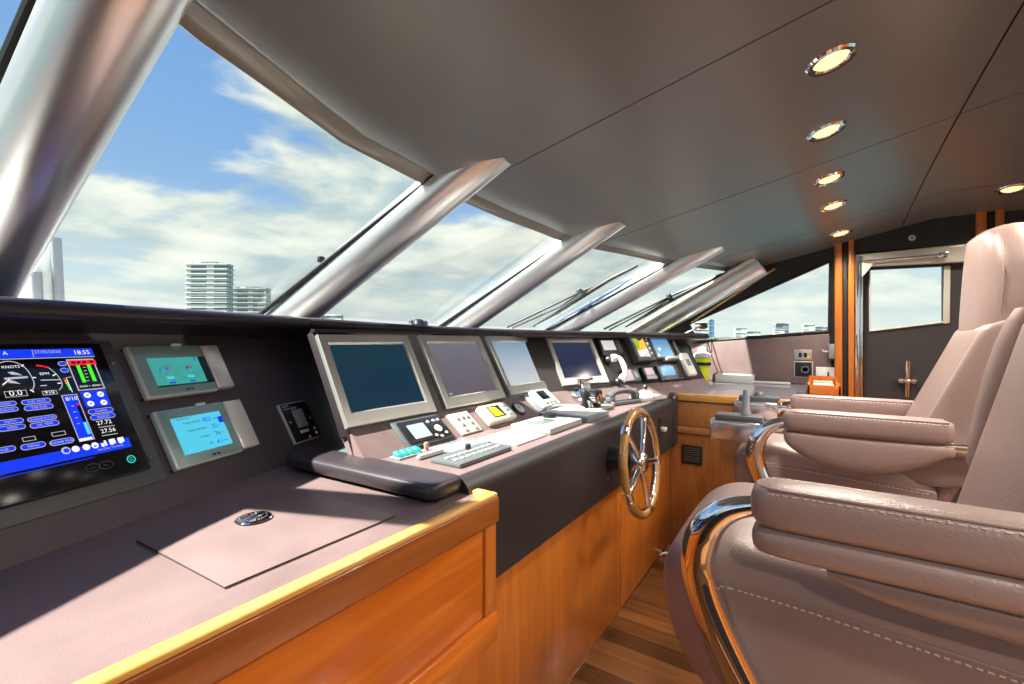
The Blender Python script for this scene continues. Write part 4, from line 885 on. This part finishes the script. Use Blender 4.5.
# speaker grille on the corner base
a, b = P(681.9, 444, x=2.702), P(702.4, 465.5, x=2.702); y0, y1, z0, z1 = b.y, a.y, b.z, a.z
t = thing('speaker_grille', 'square black grille set in the teak base of the corner counter', 'grille', (2.70, (y0 + y1) / 2, z0))
build('plate', MB().box(2.694, 2.702, y0, y1, z0, z1, .003), BLACK, t)
mb = MB()
for k in range(7): mb.box(2.691, 2.695, y0 + .012, y1 - .012, lerp(z0, z1, .14 + .115 * k), lerp(z0, z1, .18 + .115 * k), .001)
build('slats', mb, GREY, t)
# switch on the fascia past the wheel
p = P(660, 425, y=.664); t = thing('key_switch', 'small dark key switch with a steel tab on the fascia past the wheel', 'switch', p)
build('plate', MB().box(p.x - .035, p.x + .035, p.y - .008, p.y + .001, p.z - .02, p.z + .04, .003), BLACK, t); build('tab', MB().box(p.x - .02, p.x + .03, p.y - .03, p.y - .007, p.z - .03, p.z - .012, .003), LGREY, t)
t = tag(build('floor_cable', MB().tube(smooth_path([P(657, 556, z=.01), P(663, 553.5, z=.012), P(668, 553, z=.008)], 5), .007, 8), WHITE), 'short white cable end on the floor by the console base', 'cable')

#@@WHEEL
# ------------------------------------------------------------------ STEERING WHEEL
c = P(641, 462, y=.545); t = thing('steering_wheel', 'teak and chrome ship wheel on a black boss at the console front', 'steering wheel', c)
fr = Frame(c, (1, 0, 0), (0, .10, 1)); RW = .187
def wp(a, r, h=0): return fr.w(r * math.cos(a), r * math.sin(a), h)
WOODR = wood('wheel_teak', (.26, .12, .03), (.42, .22, .06), (6, 6, 6), .15, .8)
nsp = 5; A0 = math.radians(62)
for k in range(nsp):
    a0_ = A0 + 2 * math.pi * k / nsp + .10; a1_ = A0 + 2 * math.pi * (k + 1) / nsp - .10
    mb = MB(); mb.tube([wp(lerp(a0_, a1_, i / 14), RW) for i in range(15)], .0165, 14, up=fr.n); build('rim_grip', mb, WOODR, t)
    mb = MB(); a_ = A0 + 2 * math.pi * k / nsp
    mb.tube([wp(a_ - .10 + .2 * i / 4, RW) for i in range(5)], .0172, 14, up=fr.n); mb.tube([wp(a_, .03, -.0), wp(a_, .10, .002), wp(a_, RW - .01)], .0115, 10); build('spoke', mb, CHROME, t)
mb = MB(); mb.tube([wp(2 * math.pi * i / 60, RW - .016) for i in range(60)], .0075, 10, closed=True); build('inner_band', mb, CHROME, t)
mb = MB(); mb.lathe(fr.M(), [(0, -.03), (.036, -.03), (.042, -.015), (.042, .006), (.034, .018), (.018, .024), (0, .025)], 28); build('hub', mb, CHROME, t)
mb = MB(); mb.lathe(Frame((c.x, .668, c.z - .004), (1, 0, 0), (0, 0, 1)).M(), [(0, -.004), (.052, -.004), (.054, .01), (.046, .03), (.046, .075), (.03, .085), (.03, .1), (0, .1)], 28); build('boss', mb, BLACK, t)
mb = MB(); mb.lathe(Frame((c.x - .03, .668, c.z - .075), (1, 0, 0), (0, 0, 1)).M(), [(0, -.004), (.009, -.002), (.008, .006), (0, .008)], 12); build('screw', mb, CHROME, t)

#@@CHAIRS
# ------------------------------------------------------------------ HELM CHAIRS
def sup(cx, y, cz, hw, hh, e=.5, n=28, ez=None, k=1.):
    ez = ez or e; r = []
    for j in range(n):
        q = 2 * math.pi * j / n; a, b = math.cos(q), math.sin(q)
        r.append(V((cx + k * hw * math.copysign(abs(a) ** e, a), y, cz + k * hh * math.copysign(abs(b) ** ez, b))))
    return r
def stitches(mb, pts, wd=.0013, on=.007, off=.005):
    pp = [V(p) for p in pts]; seg = []; L = 0
    for i in range(len(pp) - 1):
        l = (pp[i + 1] - pp[i]).length; m = max(1, int(l / (on + off)))
        for k in range(m): seg.append((pp[i].lerp(pp[i + 1], k / m), pp[i].lerp(pp[i + 1], (k + on / (on + off)) / m)))
    for a, b in seg: mb.tube([a, b], wd, 5)
def chair(label, xc, near_dx, far_dx, yb, kb, pods, far_up, deep, rough):
    t = thing('helm_chair', label, 'chair', (xc, -.1, -.184), 'pilot chairs at the helm'); g = .867
    t.matrix_world = Matrix.Translation((xc * g, -.1 * g, 0)) @ Matrix.Scale(g, 4)          # chairs stand on a raised pedestal
    LM = rough and TAUPE or TAUPE
    # seat: deep cushion with a rolled front
    pr = smooth_path([(0, -.40, .40), (0, -.42, .56), (0, -.36, .665), (0, -.15, .690), (0, .06, .705), (0, .19, .715), (0, .27, .690), (0, .325, .635), (0, .338, .56), (0, .318, .46), (0, .27, .37), (0, .20, .315), (0, .06, .30), (0, -.25, .30)], 4)
    cen = V((0, -.03, .52)); hw = .30; rings = []
    for k in range(25):
        s = -1 + 2 * k / 24; s = math.copysign(abs(s) ** .55, s); rr = .075; x = s * hw
        e = max(0, abs(x) - (hw - rr)) / rr; ins = rr * (1 - math.sqrt(max(0, 1 - e * e))); ring = []
        for p in pr:
            d = p - cen; l = d.length; q = cen + d * (1 - ins / l); crown = .018 * (1 - (x / hw) ** 2) * max(0, min(1, (p.z - .5) / .15)); q.z += crown; ring.append(V((xc + x, q.y, q.z)))
        rings.append(ring)
    mb = MB(); mb.loft(rings); seat = build('seat', mb, TAUPE, t, 60)
    mb = MB(); hx = xc - hw - .001
    stitches(mb, wd=.0018, pts=smooth_path([(hx - .0035, .235, .598), (hx - .0035, .19, .617), (hx - .0035, .04, .615), (hx - .0035, -.15, .602), (hx - .0035, -.38, .588)], 6)); build('stitching', mb, STITCH, seat)
    # side panel of the seat box
    mb = MB(); sp = [(.255, .612), (.19, .632), (.04, .63), (-.15, .617), (-.40, .60), (-.40, .22), (.05, .22), (.14, .30), (.21, .42), (.25, .53)]
    mb.prism([V((xc - hw + .012, y, z)) for y, z in sp], (-.016, 0, 0), .006, seg=3); build('side_panel', mb, TAUPE2, t)
    mb = MB(); mb.prism([V((xc + hw - .012, y, z)) for y, z in sp], (.016, 0, 0), .006, seg=3); build('side_panel', mb, TAUPE2, t)
    # back: centre cushion, two bolsters, headrest, shell
    def bp(z, off=0.): return yb - kb * (z - .77) + off
    def slab(x0, x1, zz, th, off, e=.42, name='x', m_=TAUPE, taper=None):
        rings = []; n = len(zz)
        for i, z in enumerate(zz):
            tt = (z - zz[0]) / (zz[-1] - zz[0]); k = min(1, math.sqrt(max(0, 1 - (1 - min(min(tt, 1 - tt) / .06, 1)) ** 2)) * .8 + .2); w_ = 1 if not taper else taper(tt)
            c_ = V(((x0 + x1) / 2, bp(z, off), z)); ring = []
            for j in range(32):
                q = 2 * math.pi * j / 32; a, b = math.cos(q), math.sin(q)
                ring.append(c_ + V(((x1 - x0) / 2 * w_ * (.85 + .15 * k) * math.copysign(abs(a) ** e, a), th * k * math.copysign(abs(b) ** .7, b), 0)))
            rings.append(ring)
        mb = MB(); mb.loft(rings); return build(name, mb, m_, t, 60)
    zs = [.60 + .68 * (1 - math.cos(math.pi * k / 18)) / 2 for k in range(19)]
    slab(xc - .262, xc + .262, zs, .085, -.085, name='backrest', e=.34, taper=lambda s: 1 - .06 * s)
    for sg in (-1, 1):
        zs2 = [.62 + .66 * (1 - math.cos(math.pi * k / 18)) / 2 for k in range(19)]
        tp = lambda s: 1 - .0 * s
        cx = xc + sg * (.268 if sg < 0 else .235)
        b_ = slab(cx - .028, cx + .028, zs2, .125, -.118 if sg < 0 else -.17, name='bolster', m_=TAUPE2, e=.3)
        mb = MB(); pth = []
        for z in [.68 + .56 * k / 14 for k in range(15)]: pth.append(V((cx - sg * .004, bp(z, .004 if sg < 0 else -.06), z)))
        mb.tube(pth, .004, 8); build('piping', mb, mat('pale_piping', (.50, .40, .37), .4), b_)
    zs3 = [1.16 + .50 * (1 - math.cos(math.pi * k / 20)) / 2 for k in range(21)]
    kb_, yb_ = kb, yb; kb = .06; yb = yb_ - kb_ * .46 - .055 + .06 * .46
    hd = slab(xc - .228, xc + .228, zs3, .095, -.045, name='headrest', e=.5, taper=lambda s: 1 - .30 * max(0, (s - .64) / .36) ** 2 - .14 * max(0, (.42 - s) / .42) ** 1.5)
    mb = MB(); mb.tube([V((xc + sx, bp(z, .052), z)) for z in (1.24,) for sx in ()] or [V((xc - .225, bp(1.30, -.0), 1.30)), V((xc - .228, bp(1.45, -.0), 1.45)), V((xc - .20, bp(1.58, 0.), 1.58)), V((xc - .15, bp(1.64, -.01), 1.64))], .003, 6); build('seam', mb, TAUPE2, hd); kb, yb = kb_, yb_
    zs4 = [.45 + .98 * k / 10 for k in range(11)]; slab(xc - .27, xc + .27, zs4, .05, -.17, name='back_shell', m_=TAUPE2, e=.4)
    # arms
    for sg, dx in ((-1, near_dx), (1, far_dx)):
        ax_ = xc + dx; up = far_up and sg > 0
        def tr(p):
            if not up: return p
            q = V((p.x, p.y + .46, p.z - .83)); return V((q.x + .02, -.50 - q.z * .9 - q.y * .16, .85 + q.y))     # arm folded up beside the back
        ys = [.118, .114, .105, .088, .05, 0, -.1, -.2, -.3, -.36, -.41, -.435, -.44]
        kk = [.30, .62, .84, .95, 1, 1, 1, 1, 1, 1, .95, .75, .4]
        mb = MB(); mb.loft([[tr(p) for p in sup(ax_, y, .846, .054, .049, .55, 30, .62, k)] for y, k in zip(ys, kk)]); arm = build('armrest', mb, TAUPE, t, 60)
        mb = MB(); rr_ = []
        for y, k in zip(ys, kk):
            tt = (.12 - y) / .6
            if deep: bot = .745 - .10 * math.sin(min(1, max(0, tt * 1.15 + .0)) * math.pi) ** .8 if 0 < tt * 1.15 < 1 else .745
            else: bot = .738 - .006 * tt
            cz = (.805 + bot) / 2; rr_.append([tr(p) for p in sup(ax_ + .002, y - .002, cz, .050, (.805 - bot) / 2, .6, 30, .75, k)])
        mb.loft(rr_); build('arm_cushion', mb, TAUPE, arm, 60)
        if not deep:
            mb = MB(); yy = [-.02, -.06, -.12, -.2, -.3, -.4, -.47, -.5]; dd = [.004, .022, .034, .042, .046, .044, .036, .02]
            mb.loft([[tr(p) for p in sup(ax_ + .012, y, .735 - d_ * .5, .042, .012 + d_ * .5, .6, 26, .8)] for y, d_ in zip(yy, dd)]); build('arm_skirt', mb, TAUPE2, arm, 60)
        mb = MB(); sx = ax_ - .0475
        stitches(mb, wd=.0017, pts=[tr(V(p)) for p in smooth_path([(ax_ - .020, .1135, .874), (sx + .003, .090, .876), (sx - .003, .04, .8785), (sx - .003, -.1, .8785), (sx - .003, -.3, .8785), (sx - .003, -.42, .8785)], 5)]); build('stitching', mb, STITCH, arm)
        mb = MB(); n = 6
        path = smooth_path([(ax_, .05, .832), (ax_, .11, .832), (ax_, .172, .806), (ax_, .215, .752), (ax_, .231, .68), (ax_, .218, .61), (ax_, .18, .52), (ax_, .127, .42), (ax_ + (-.0 if sg < 0 else 0), .06, .31), (ax_, .0, .24)], n)
        m_ = len(path); rad = [.023 + .016 * min(1, max(0, (k - n * 1.2) / (n * 2.0))) for k in range(m_)]
        mb.tube(path, rad, 18, up=(0, 0, 1), flat=.95)
        if not up: build('tube', mb, CHROME, arm, 60)
        mb = MB(); lx = .0445
        mb.tube([tr(p) for p in smooth_path([(ax_ - lx, -.42, .8865), (ax_ - lx, -.2, .8865), (ax_ - lx, .04, .8865), (ax_ - lx + .006, .081, .8855), (ax_ - .018, .102, .884), (ax_ + .018, .102, .884), (ax_ + lx - .006, .081, .8855), (ax_ + lx, .04, .8865), (ax_ + lx, -.2, .8865), (ax_ + lx, -.42, .8865)], 4)], .0042, 8); build('welt', mb, TAUPE, arm, 60)
        mb = MB(); mb.tube([tr(V((ax_, -.38, .79))), tr(V((ax_, -.46, .79))), tr(V((ax_, -.62, .80)))], .020, 12); build('pivot', mb, CHROME, arm)
        if pods:
            px_ = ax_ + (.055 if sg < 0 else -.012); yo = 0 if sg < 0 else -.03; zo = 0 if sg < 0 else .03
            mb = MB(); mb.box(px_ - .055, px_ + .055, .205 + yo, .43 + yo, .715 + zo, .815 + zo, .012, 0, 3); pod = build('control_pod', mb, mat('pod_metal', (.82, .80, .84), .16, metal=.9), t)
            mb = MB(); mb.box(px_ - .05, px_ + .05, .20 + yo, .405 + yo, .815 + zo, .842 + zo, .004); build('top_plate', mb, GREY, pod)
            mb = MB()
            if sg < 0: mb.lathe(Matrix.Translation((px_, .275, .842)), [(0, 0), (.022, 0), (.023, .012), (.016, .025), (.017, .08), (.013, .10), (.012, .12), (0, .122)], 18); build('joystick', mb, MGREY, pod)
            else: mb.lathe(Matrix.Translation((px_, .27, .872)), [(0, 0), (.03, 0), (.028, .014), (.018, .024), (0, .026)], 20); build('trackball', mb, GREY, pod)
            mb = MB(); mb.box(px_ - .02, px_ + .02, .10, .215 + yo, .77 + zo, .80 + zo, .004); build('bracket', mb, CHROME, pod)
    # pedestal
    mb = MB(); mb.lathe(Matrix.Translation((xc, -.1, 0)), [(0, -.184), (.22, -.184), (.22, -.165), (.13, -.15), (.065, -.12), (.058, .26), (.14, .29), (.14, .31), (0, .31)], 28); build('pedestal', mb, CHROME, t)
    return t
chair('brown leather helm chair nearest the camera, chrome tube arm in front of its seat', 1.475, -.335, .33, -.31, .25, False, True, False, True)
chair('brown leather helm chair with control pods on its arm ends, nearer the side door', 2.72, -.345, .312, -.335, .43, True, False, True, False)

#@@LAMPS
# ------------------------------------------------------------------ CEILING DOWNLIGHTS
def on_ceiling(u, v):
    d = ray(u, v); lo, hi = .2, 8
    for _ in range(60):
        m_ = (lo + hi) / 2; p = d * m_ + V((0, 0, H))
        if p.z < zc(p.x, p.y): lo = m_
        else: hi = m_
    return d * lo + V((0, 0, H))
def downlight(p, label, power, seen=True):
    e = .01; n = V(((zc(p.x + e, p.y) - zc(p.x - e, p.y)) / (2 * e), (zc(p.x, p.y + e) - zc(p.x, p.y - e)) / (2 * e), -1)).normalized()
    fr = Frame(p, V((1, 0, n.x)), V((0, -1, -n.y)))
    if fr.n.z > 0: fr = Frame(p, V((1, 0, n.x)), V((0, 1, n.y)) * -1)
    if seen:
        t = thing('downlight', label, 'ceiling light', p, 'chrome downlights in the headliner')
        mb = MB(); mb.lathe(fr.M(0, 0, -.004), [(.040, .0), (.062, .0), (.063, .006), (.058, .012), (.046, .011), (.038, .003)], 32); build('ring', mb, CHROME, t)
        mb = MB(); mb.lathe(fr.M(0, 0, .0), [(0, 0), (.040, 0), (.038, .005), (0, .006)], 24); build('lens', mb, BULB, t)
    l = bpy.data.lights.new('downlight_lamp', 'SPOT'); l.energy = power; l.color = (1, .90, .77); l.spot_size = math.radians(150); l.spot_blend = 1; l.shadow_soft_size = .05
    o = bpy.data.objects.new('downlight_lamp', l); COL.objects.link(o); o.location = p + fr.n * .03; o.rotation_euler = (-fr.n).to_track_quat('Z', 'Y').to_euler()
LP = 24
names = ['largest downlight, nearest of the chrome row across the headliner', 'second chrome downlight of the row counting from the camera', 'third chrome downlight of the row, just past the middle cross seam', 'fourth chrome downlight of the row counting from the camera', 'farthest chrome downlight of the row, close to the teak posts']
for (u, v), nm in zip(((831, 60), (826, 131), (829, 178.5), (833, 205.5), (840.5, 233)), names): downlight(on_ceiling(u, v), nm, LP)
downlight(on_ceiling(1012, 188.5), 'chrome downlight aft of the long seam above the side door', LP)
AFT_FILL = 30  # unseen aft rows, added to brighten the interior
for y in (-.85, -1.7, -2.5):
    for k, x in enumerate((-.3, .5, 1.3, 2.1, 2.7 if y < -1 else 2.5)):
        l = downlight(V((x, y, zc(x, y))), 'added fill downlight, unseen, in the aft headliner, behind the helm chairs', AFT_FILL, True)

#@@OUTSIDE
# ------------------------------------------------------------------ OUTSIDE THE GLASS
def plane_pt(u, v, o, n):
    d = ray(u, v); return d * ((o - V((0, 0, H))).dot(n) / d.dot(n)) + V((0, 0, H))
def wiper(pane, arm_pts, link_pts, blade_pts, pivot, label):
    a, b = pane; o = GB[a]; n = (GB[b] - GB[a]).cross(GT[a] - GB[a]).normalized()
    if n.y < 0: n = -n
    off = n * .05; t = thing('wiper', label, 'wiper', plane_pt(*arm_pts[0], o + off, n))
    f_ = lambda p, e: plane_pt(*p, o + n * (.05 + e), n)
    mb = MB(); mb.tube([f_(p, .0) for p in arm_pts], .009, 8); mb.tube([f_(p, .0) for p in link_pts], .007, 8); build('arm', mb, BLACK, t)
    mb = MB(); mb.tube([f_(p, -.02) for p in blade_pts], [.006, .014, .018, .014, .006], 8); build('blade', mb, GASKET, t)
    mb = MB(); c = f_(pivot, .0); mb.rbox(Matrix.Translation(c), (.08, .03, .035), .008); mb.tube([c + V((-.045, 0, .0)), c + V((.07, 0, .012))], .010, 10); build('pivot', mb, GREY, t)
wiper(('M2', 'M3'), [(507, 327), (577, 293.5), (612, 279), (637, 266)], [(512, 328), (560, 307), (582, 292)], [(533, 326.5), (560, 311), (585, 294.5), (612, 278), (638, 265)], (580, 291.5), 'windscreen wiper outside the second last windscreen pane')
wiper(('M3', 'M4'), [(604, 329), (668, 297), (700, 283), (722, 274)], [(609, 330), (650, 309), (672, 296)], [(625.5, 327), (648, 314), (672, 299.5), (700, 285), (727, 272)], (669, 296), 'windscreen wiper outside the last windscreen pane by the corner pillar')
t = thing('compass', 'small dark domed compass with chrome sides on the dash behind the brow', 'compass', P(418, 322, y=1.40)); p = P(418.5, 322.5, y=1.40); M = Matrix.Translation((p.x, p.y, 1.258))
mb = MB(); mb.lathe(M, [(0, 0), (.036, 0), (.036, .006), (.030, .012), (.026, .020), (.016, .029), (0, .032)], 20); build('dome', mb, BLACK, t)
for s in (-1, 1): build('side_lug', MB().lathe(M @ Matrix.Translation((s * .034, -.006 * s, 0)), [(0, 0), (.012, 0), (.012, .018), (.008, .025), (0, .027)], 14), CHROME, t)

mb = MB(); mb.prism([(-1.2, 2.1, .93), (4.0, 2.1, .93), (3.2, 6.5, .98), (2.0, 9, 1.0), (.8, 9, 1.0), (-.4, 6.5, .98)], (0, 0, -.2), .02); struct('foredeck', mb, mat('gelcoat', (.80, .80, .78), .3, coat=.4))
# sea and far shore
mb = MB(); mb.box(-3000, 4000, -3000, 4000, -2.6, -2.5, 0); sea = struct('sea', mb, mat('sea_water', (.04, .10, .11), .12, bump=.6, bscale=.8))
def facade(name, wall, win, sx_, sz_):
    m = bpy.data.materials.new(name); m.use_nodes = True; nt = m.node_tree; b = nt.nodes['Principled BSDF']; N = nt.nodes.new; L = nt.links.new
    tc = N('ShaderNodeTexCoord'); s_ = N('ShaderNodeSeparateXYZ'); L(tc.outputs['Object'], s_.inputs[0])
    def fr_(sock, period, duty):
        d = N('ShaderNodeMath'); d.operation = 'DIVIDE'; L(sock, d.inputs[0]); d.inputs[1].default_value = period
        f = N('ShaderNodeMath'); f.operation = 'FRACT'; L(d.outputs[0], f.inputs[0]); g = N('ShaderNodeMath'); g.operation = 'LESS_THAN'; L(f.outputs[0], g.inputs[0]); g.inputs[1].default_value = duty; return g.outputs[0]
    ad = N('ShaderNodeMath'); ad.operation = 'ADD'; L(s_.outputs[0], ad.inputs[0]); L(s_.outputs[1], ad.inputs[1])
    a = fr_(ad.outputs[0], sx_, .68); c = fr_(s_.outputs[2], sz_, .58)
    ml = N('ShaderNodeMath'); ml.operation = 'MULTIPLY'; L(a, ml.inputs[0]); L(c, ml.inputs[1])
    mx = N('ShaderNodeMix'); mx.data_type = 'RGBA'; mx.inputs['A'].default_value = (*wall, 1); mx.inputs['B'].default_value = (*win, 1); L(ml.outputs[0], mx.inputs['Factor']); L(mx.outputs['Result'], b.inputs['Base Color']); b.inputs['Roughness'].default_value = .5
    return m
FW = facade('facade_white', (.52, .52, .50), (.12, .15, .17), 4.2, 3.4); FG = facade('facade_green', (.38, .42, .40), (.07, .13, .14), 3.2, 3.4); FD = facade('facade_dark', (.20, .23, .27), (.06, .08, .11), 5, 3.4); FP = facade('facade_pale', (.60, .58, .54), (.28, .30, .32), 6, 3.4); FBL = facade('facade_blue', (.10, .20, .30), (.05, .12, .2), 4, 3.4)
def tower(label, u0, u1, v, dist, m, extra=None, z0=-2.5, slabs=0, yaw_=.25):
    d = C * 0 + dist; a, b = ray(u0, v) * d, ray(u1, v) * d; wd = (b - a).length; ht = a.z + H - z0
    c = (a + b) / 2; t = thing('apartment_tower', label, 'building', (c.x, c.y, z0)); dv = (b - a); dv.z = 0
    fr = Frame((c.x, c.y, z0), dv, V((-dv.y, dv.x, 0))); fr = Frame(fr.o + fr.e2 * wd * .12, fr.e1, fr.e2)
    mb = MB(); mb.fbox(fr, -wd * .47, wd * .47, -wd * .12, wd * .12, 0, ht * .97, 0); build('block', mb, m, t)
    mb = MB(); n = slabs or max(3, int(ht / 6))
    for k in range(n): mb.fbox(fr, -wd * .5, wd * .5, -wd * .15, wd * .15, ht * .97 * (k + 1) / n - ht * .006, ht * .97 * (k + 1) / n + ht * .004, 0)
    build('balcony_slabs', mb, mat('slab_white', (.62, .62, .58), .6), t)
    mb = MB(); mb.fbox(fr, -wd * .36, wd * .2, -wd * .08, wd * .08, ht * .97, ht, 0); mb.fbox(fr, wd * .28, wd * .36, -wd * .1, wd * .1, ht * .97, ht * .99, 0); build('roof_housing', mb, m, t)
    return t
tower('taller white apartment tower with balcony bands seen through the second windscreen pane', 185, 228, 261.5, 300, FW, slabs=17)
tower('shorter greenish glass tower right of the taller white tower', 228.5, 267, 286.5, 330, FG, slabs=12)
tower('low white building behind the foot of the second mullion', 318, 342, 314.5, 420, FP)
tower('white block beside the microphone tip in the side window', 694, 709, 322, 500, FP)
tower('blue glass block right of the microphone tip in the side window', 709, 714.5, 319, 520, FBL)
tower('pale twin topped block standing alone in the middle of the side window', 735, 747, 327.5, 500, FP)
tower('long low pale block in the side window, right of the twin topped one', 746, 761, 331, 520, FP)
tower('dark topped office block, tallest in the side window', 775.5, 789, 323, 480, FD)
tower('white low wing in front of the dark topped office block', 774, 785, 329, 460, FP)
tower('cream block near the aft edge of the side window', 803, 815, 324, 480, FP)
tower('broad pinkish block at the aft edge of the side window', 814.5, 829, 326.5, 500, FW)
mb = MB(); rnd = random.Random(5); pts = []
for k in range(120):
    u = 640 + k * 2.2; d = ray(u, 340) * 440; h_ = 2.5 + 2 * rnd.random(); mb.add([V((d.x, d.y, 0)) + V(q) for q in ((-5, -4, -2.5), (5, -4, -2.5), (5, 4, -2.5), (-5, 4, -2.5), (-3.5, -3, h_ * .7), (3, -3, h_ * .8), (3, 3, h_ * .6), (-3, 3, h_ * .7), (0, 0, h_))], [(0, 1, 5, 4), (1, 2, 6, 5), (2, 3, 7, 6), (3, 0, 4, 7), (4, 5, 8), (5, 6, 8), (6, 7, 8), (7, 4, 8)])
o = tag(build('treeline', mb, mat('tree_green', (.06, .085, .065), .8, var=.4, vscale=.2)), 'low dark green tree line along the far shore', 'trees'); o['kind'] = 'stuff'
# white fin and stays on the foredeck
t = thing('deck_fin', 'white fin with two grey stays on the deck outside the first mullion', 'deck fitting', P(50, 330, y=4.5))
A = lambda u, v, y=4.5: P(u, v, y=y)
mb = MB(); mb.prism([V((A(20, 345).x, 4.5, .955)), V((A(62, 345).x, 4.5, .955)), A(57, 240), A(48, 244), A(20, 300)], (0, .12, 0), .01); build('fin', mb, mat('gelcoat', (.80, .80, .78), .3, coat=.4), t)
for u0, v0, u1, v1 in ((56, 238, 63, 345), (36, 272, 42, 345)): build('stay', MB().tube([A(u0, v0, 4.47), V((A(u1, v1, 4.47).x, 4.47, .955))], .03, 10), MGREY, t)
# distant mast seen over the second mullion
t = thing('signal_mast', 'thin mast with a dark lamp head showing above the second mullion', 'mast', P(322, 345, y=30)); A = lambda u, v: P(u, v, y=30)
build('pole', MB().tube([V((A(322, 330).x, 30, -2.4)), A(322, 262)], .13, 8), MGREY, t)
p = A(321, 259.5); build('lamp_head', MB().rbox(Matrix.Translation(p), (.45, .4, .45), .1).rbox(Matrix.Translation(p + V((.55, 0, -.25))), (.5, .3, .14), .04), BLACK, t)

#@@LIGHT
# ------------------------------------------------------------------ CAMERA AND LIGHT
cam = bpy.data.cameras.new('camera'); co = bpy.data.objects.new('camera', cam); COL.objects.link(co)
cam.sensor_width = 36; cam.lens = 36 * F / 1024; cam.clip_start = .01; cam.clip_end = 5000
yaw = math.atan2(S, C)
co.location = (0, 0, H); co.rotation_euler = (math.pi / 2, 0, -(math.pi / 2) + 0)
# forward = (C, S, 0)
co.rotation_euler = (math.pi / 2, 0, math.atan2(S, C) - math.pi / 2)
cam.shift_y = -2 / 1024.
SC.camera = co

w = bpy.data.worlds.new('sky'); SC.world = w; w.use_nodes = True; nt = w.node_tree; N = nt.nodes.new; L = nt.links.new
bg = nt.nodes['Background']
tc = N('ShaderNodeTexCoord'); sx = N('ShaderNodeSeparateXYZ'); L(tc.outputs['Generated'], sx.inputs[0])
def math_(op, a, b=None, clamp=False):
    n = N('ShaderNodeMath'); n.operation = op; n.use_clamp = clamp
    for i, q in enumerate((a, b)):
        if q is None: continue
        if isinstance(q, (int, float)): n.inputs[i].default_value = q
        else: L(q, n.inputs[i])
    return n.outputs[0]
def ramp(inp, stops):
    r = N('ShaderNodeValToRGB'); e = r.color_ramp.elements
    while len(e) < len(stops): e.new(.5)
    for k, (p, c) in enumerate(stops): e[k].position = p; e[k].color = (*c, 1)
    L(inp, r.inputs[0]); return r.outputs[0]
z = sx.outputs[2]
zz = math_('ADD', math_('MAXIMUM', z, 0.0), .22)
px = math_('DIVIDE', sx.outputs[0], zz); py = math_('DIVIDE', sx.outputs[1], zz)
cb = N('ShaderNodeCombineXYZ'); L(px, cb.inputs[0]); L(py, cb.inputs[1]); L(math_('MULTIPLY', z, 2.5), cb.inputs[2])
def noise(scale, detail, off=(0, 0, 0), dist=0., rough=.55):
    m = N('ShaderNodeMapping'); m.inputs['Location'].default_value = off; L(cb.outputs[0], m.inputs[0])
    n = N('ShaderNodeTexNoise'); n.inputs['Scale'].default_value = scale; n.inputs['Detail'].default_value = detail; n.inputs['Distortion'].default_value = dist; n.inputs['Roughness'].default_value = rough
    L(m.outputs[0], n.inputs[0]); return n.outputs[0]
sky = ramp(z, [(0, (.36, .43, .43)), (.10, (.27, .38, .46)), (.28, (.12, .235, .43)), (1, (.07, .16, .40))])
dens = noise(1.5, 9, (5.3, 2.1, 0.4), .15, .52)
dens2 = noise(1.5, 9, (5.3 - .10, 2.1 - .05, 0.4 + .16), .15, .52)     # the same cloud field a little towards the sun: lit rims, grey undersides
big = noise(.55, 3, (1.2, 4.4, 0))
cover = math_('ADD', math_('ADD', math_('MULTIPLY', dens, .75), math_('MULTIPLY', big, .25)), math_('MULTIPLY', math_('SUBTRACT', .40, z), .30))
mask = ramp(cover, [(.475, (0, 0, 0)), (.545, (1, 1, 1))])
rim = math_('ADD', math_('MULTIPLY', math_('SUBTRACT', dens, dens2), 2.4), .5)
ccol = ramp(rim, [(.15, (.19, .26, .30)), (.42, (.30, .355, .37)), (.60, (.46, .47, .43)), (.88, (.62, .60, .52))])
mx = N('ShaderNodeMix'); mx.data_type = 'RGBA'; L(mask, mx.inputs['Factor']); L(sky, mx.inputs['A']); L(ccol, mx.inputs['B'])
hz = N('ShaderNodeMix'); hz.data_type = 'RGBA'; L(math_('POWER', 2.718, math_('MULTIPLY', math_('MAXIMUM', z, 0.0), -7.0)), hz.inputs['Factor']); L(mx.outputs['Result'], hz.inputs['A']); hz.inputs['B'].default_value = (.46, .49, .47, 1)
L(hz.outputs['Result'], bg.inputs[0]); bg.inputs[1].default_value = 1.25

sun = bpy.data.lights.new('sun', 'SUN'); sun.energy = 16.0; sun.angle = math.radians(1.2); sun.color = (1, .93, .82)
so = bpy.data.objects.new('sun', sun); COL.objects.link(so)
d = V((.62, -.50, -1)).normalized(); so.rotation_euler = d.to_track_quat('-Z', 'Y').to_euler()

SC.view_settings.view_transform = 'Standard'; SC.view_settings.look = 'None'
SC.view_settings.gamma = 1; SC.view_settings.use_curve_mapping = False; SC.view_settings.exposure = .65
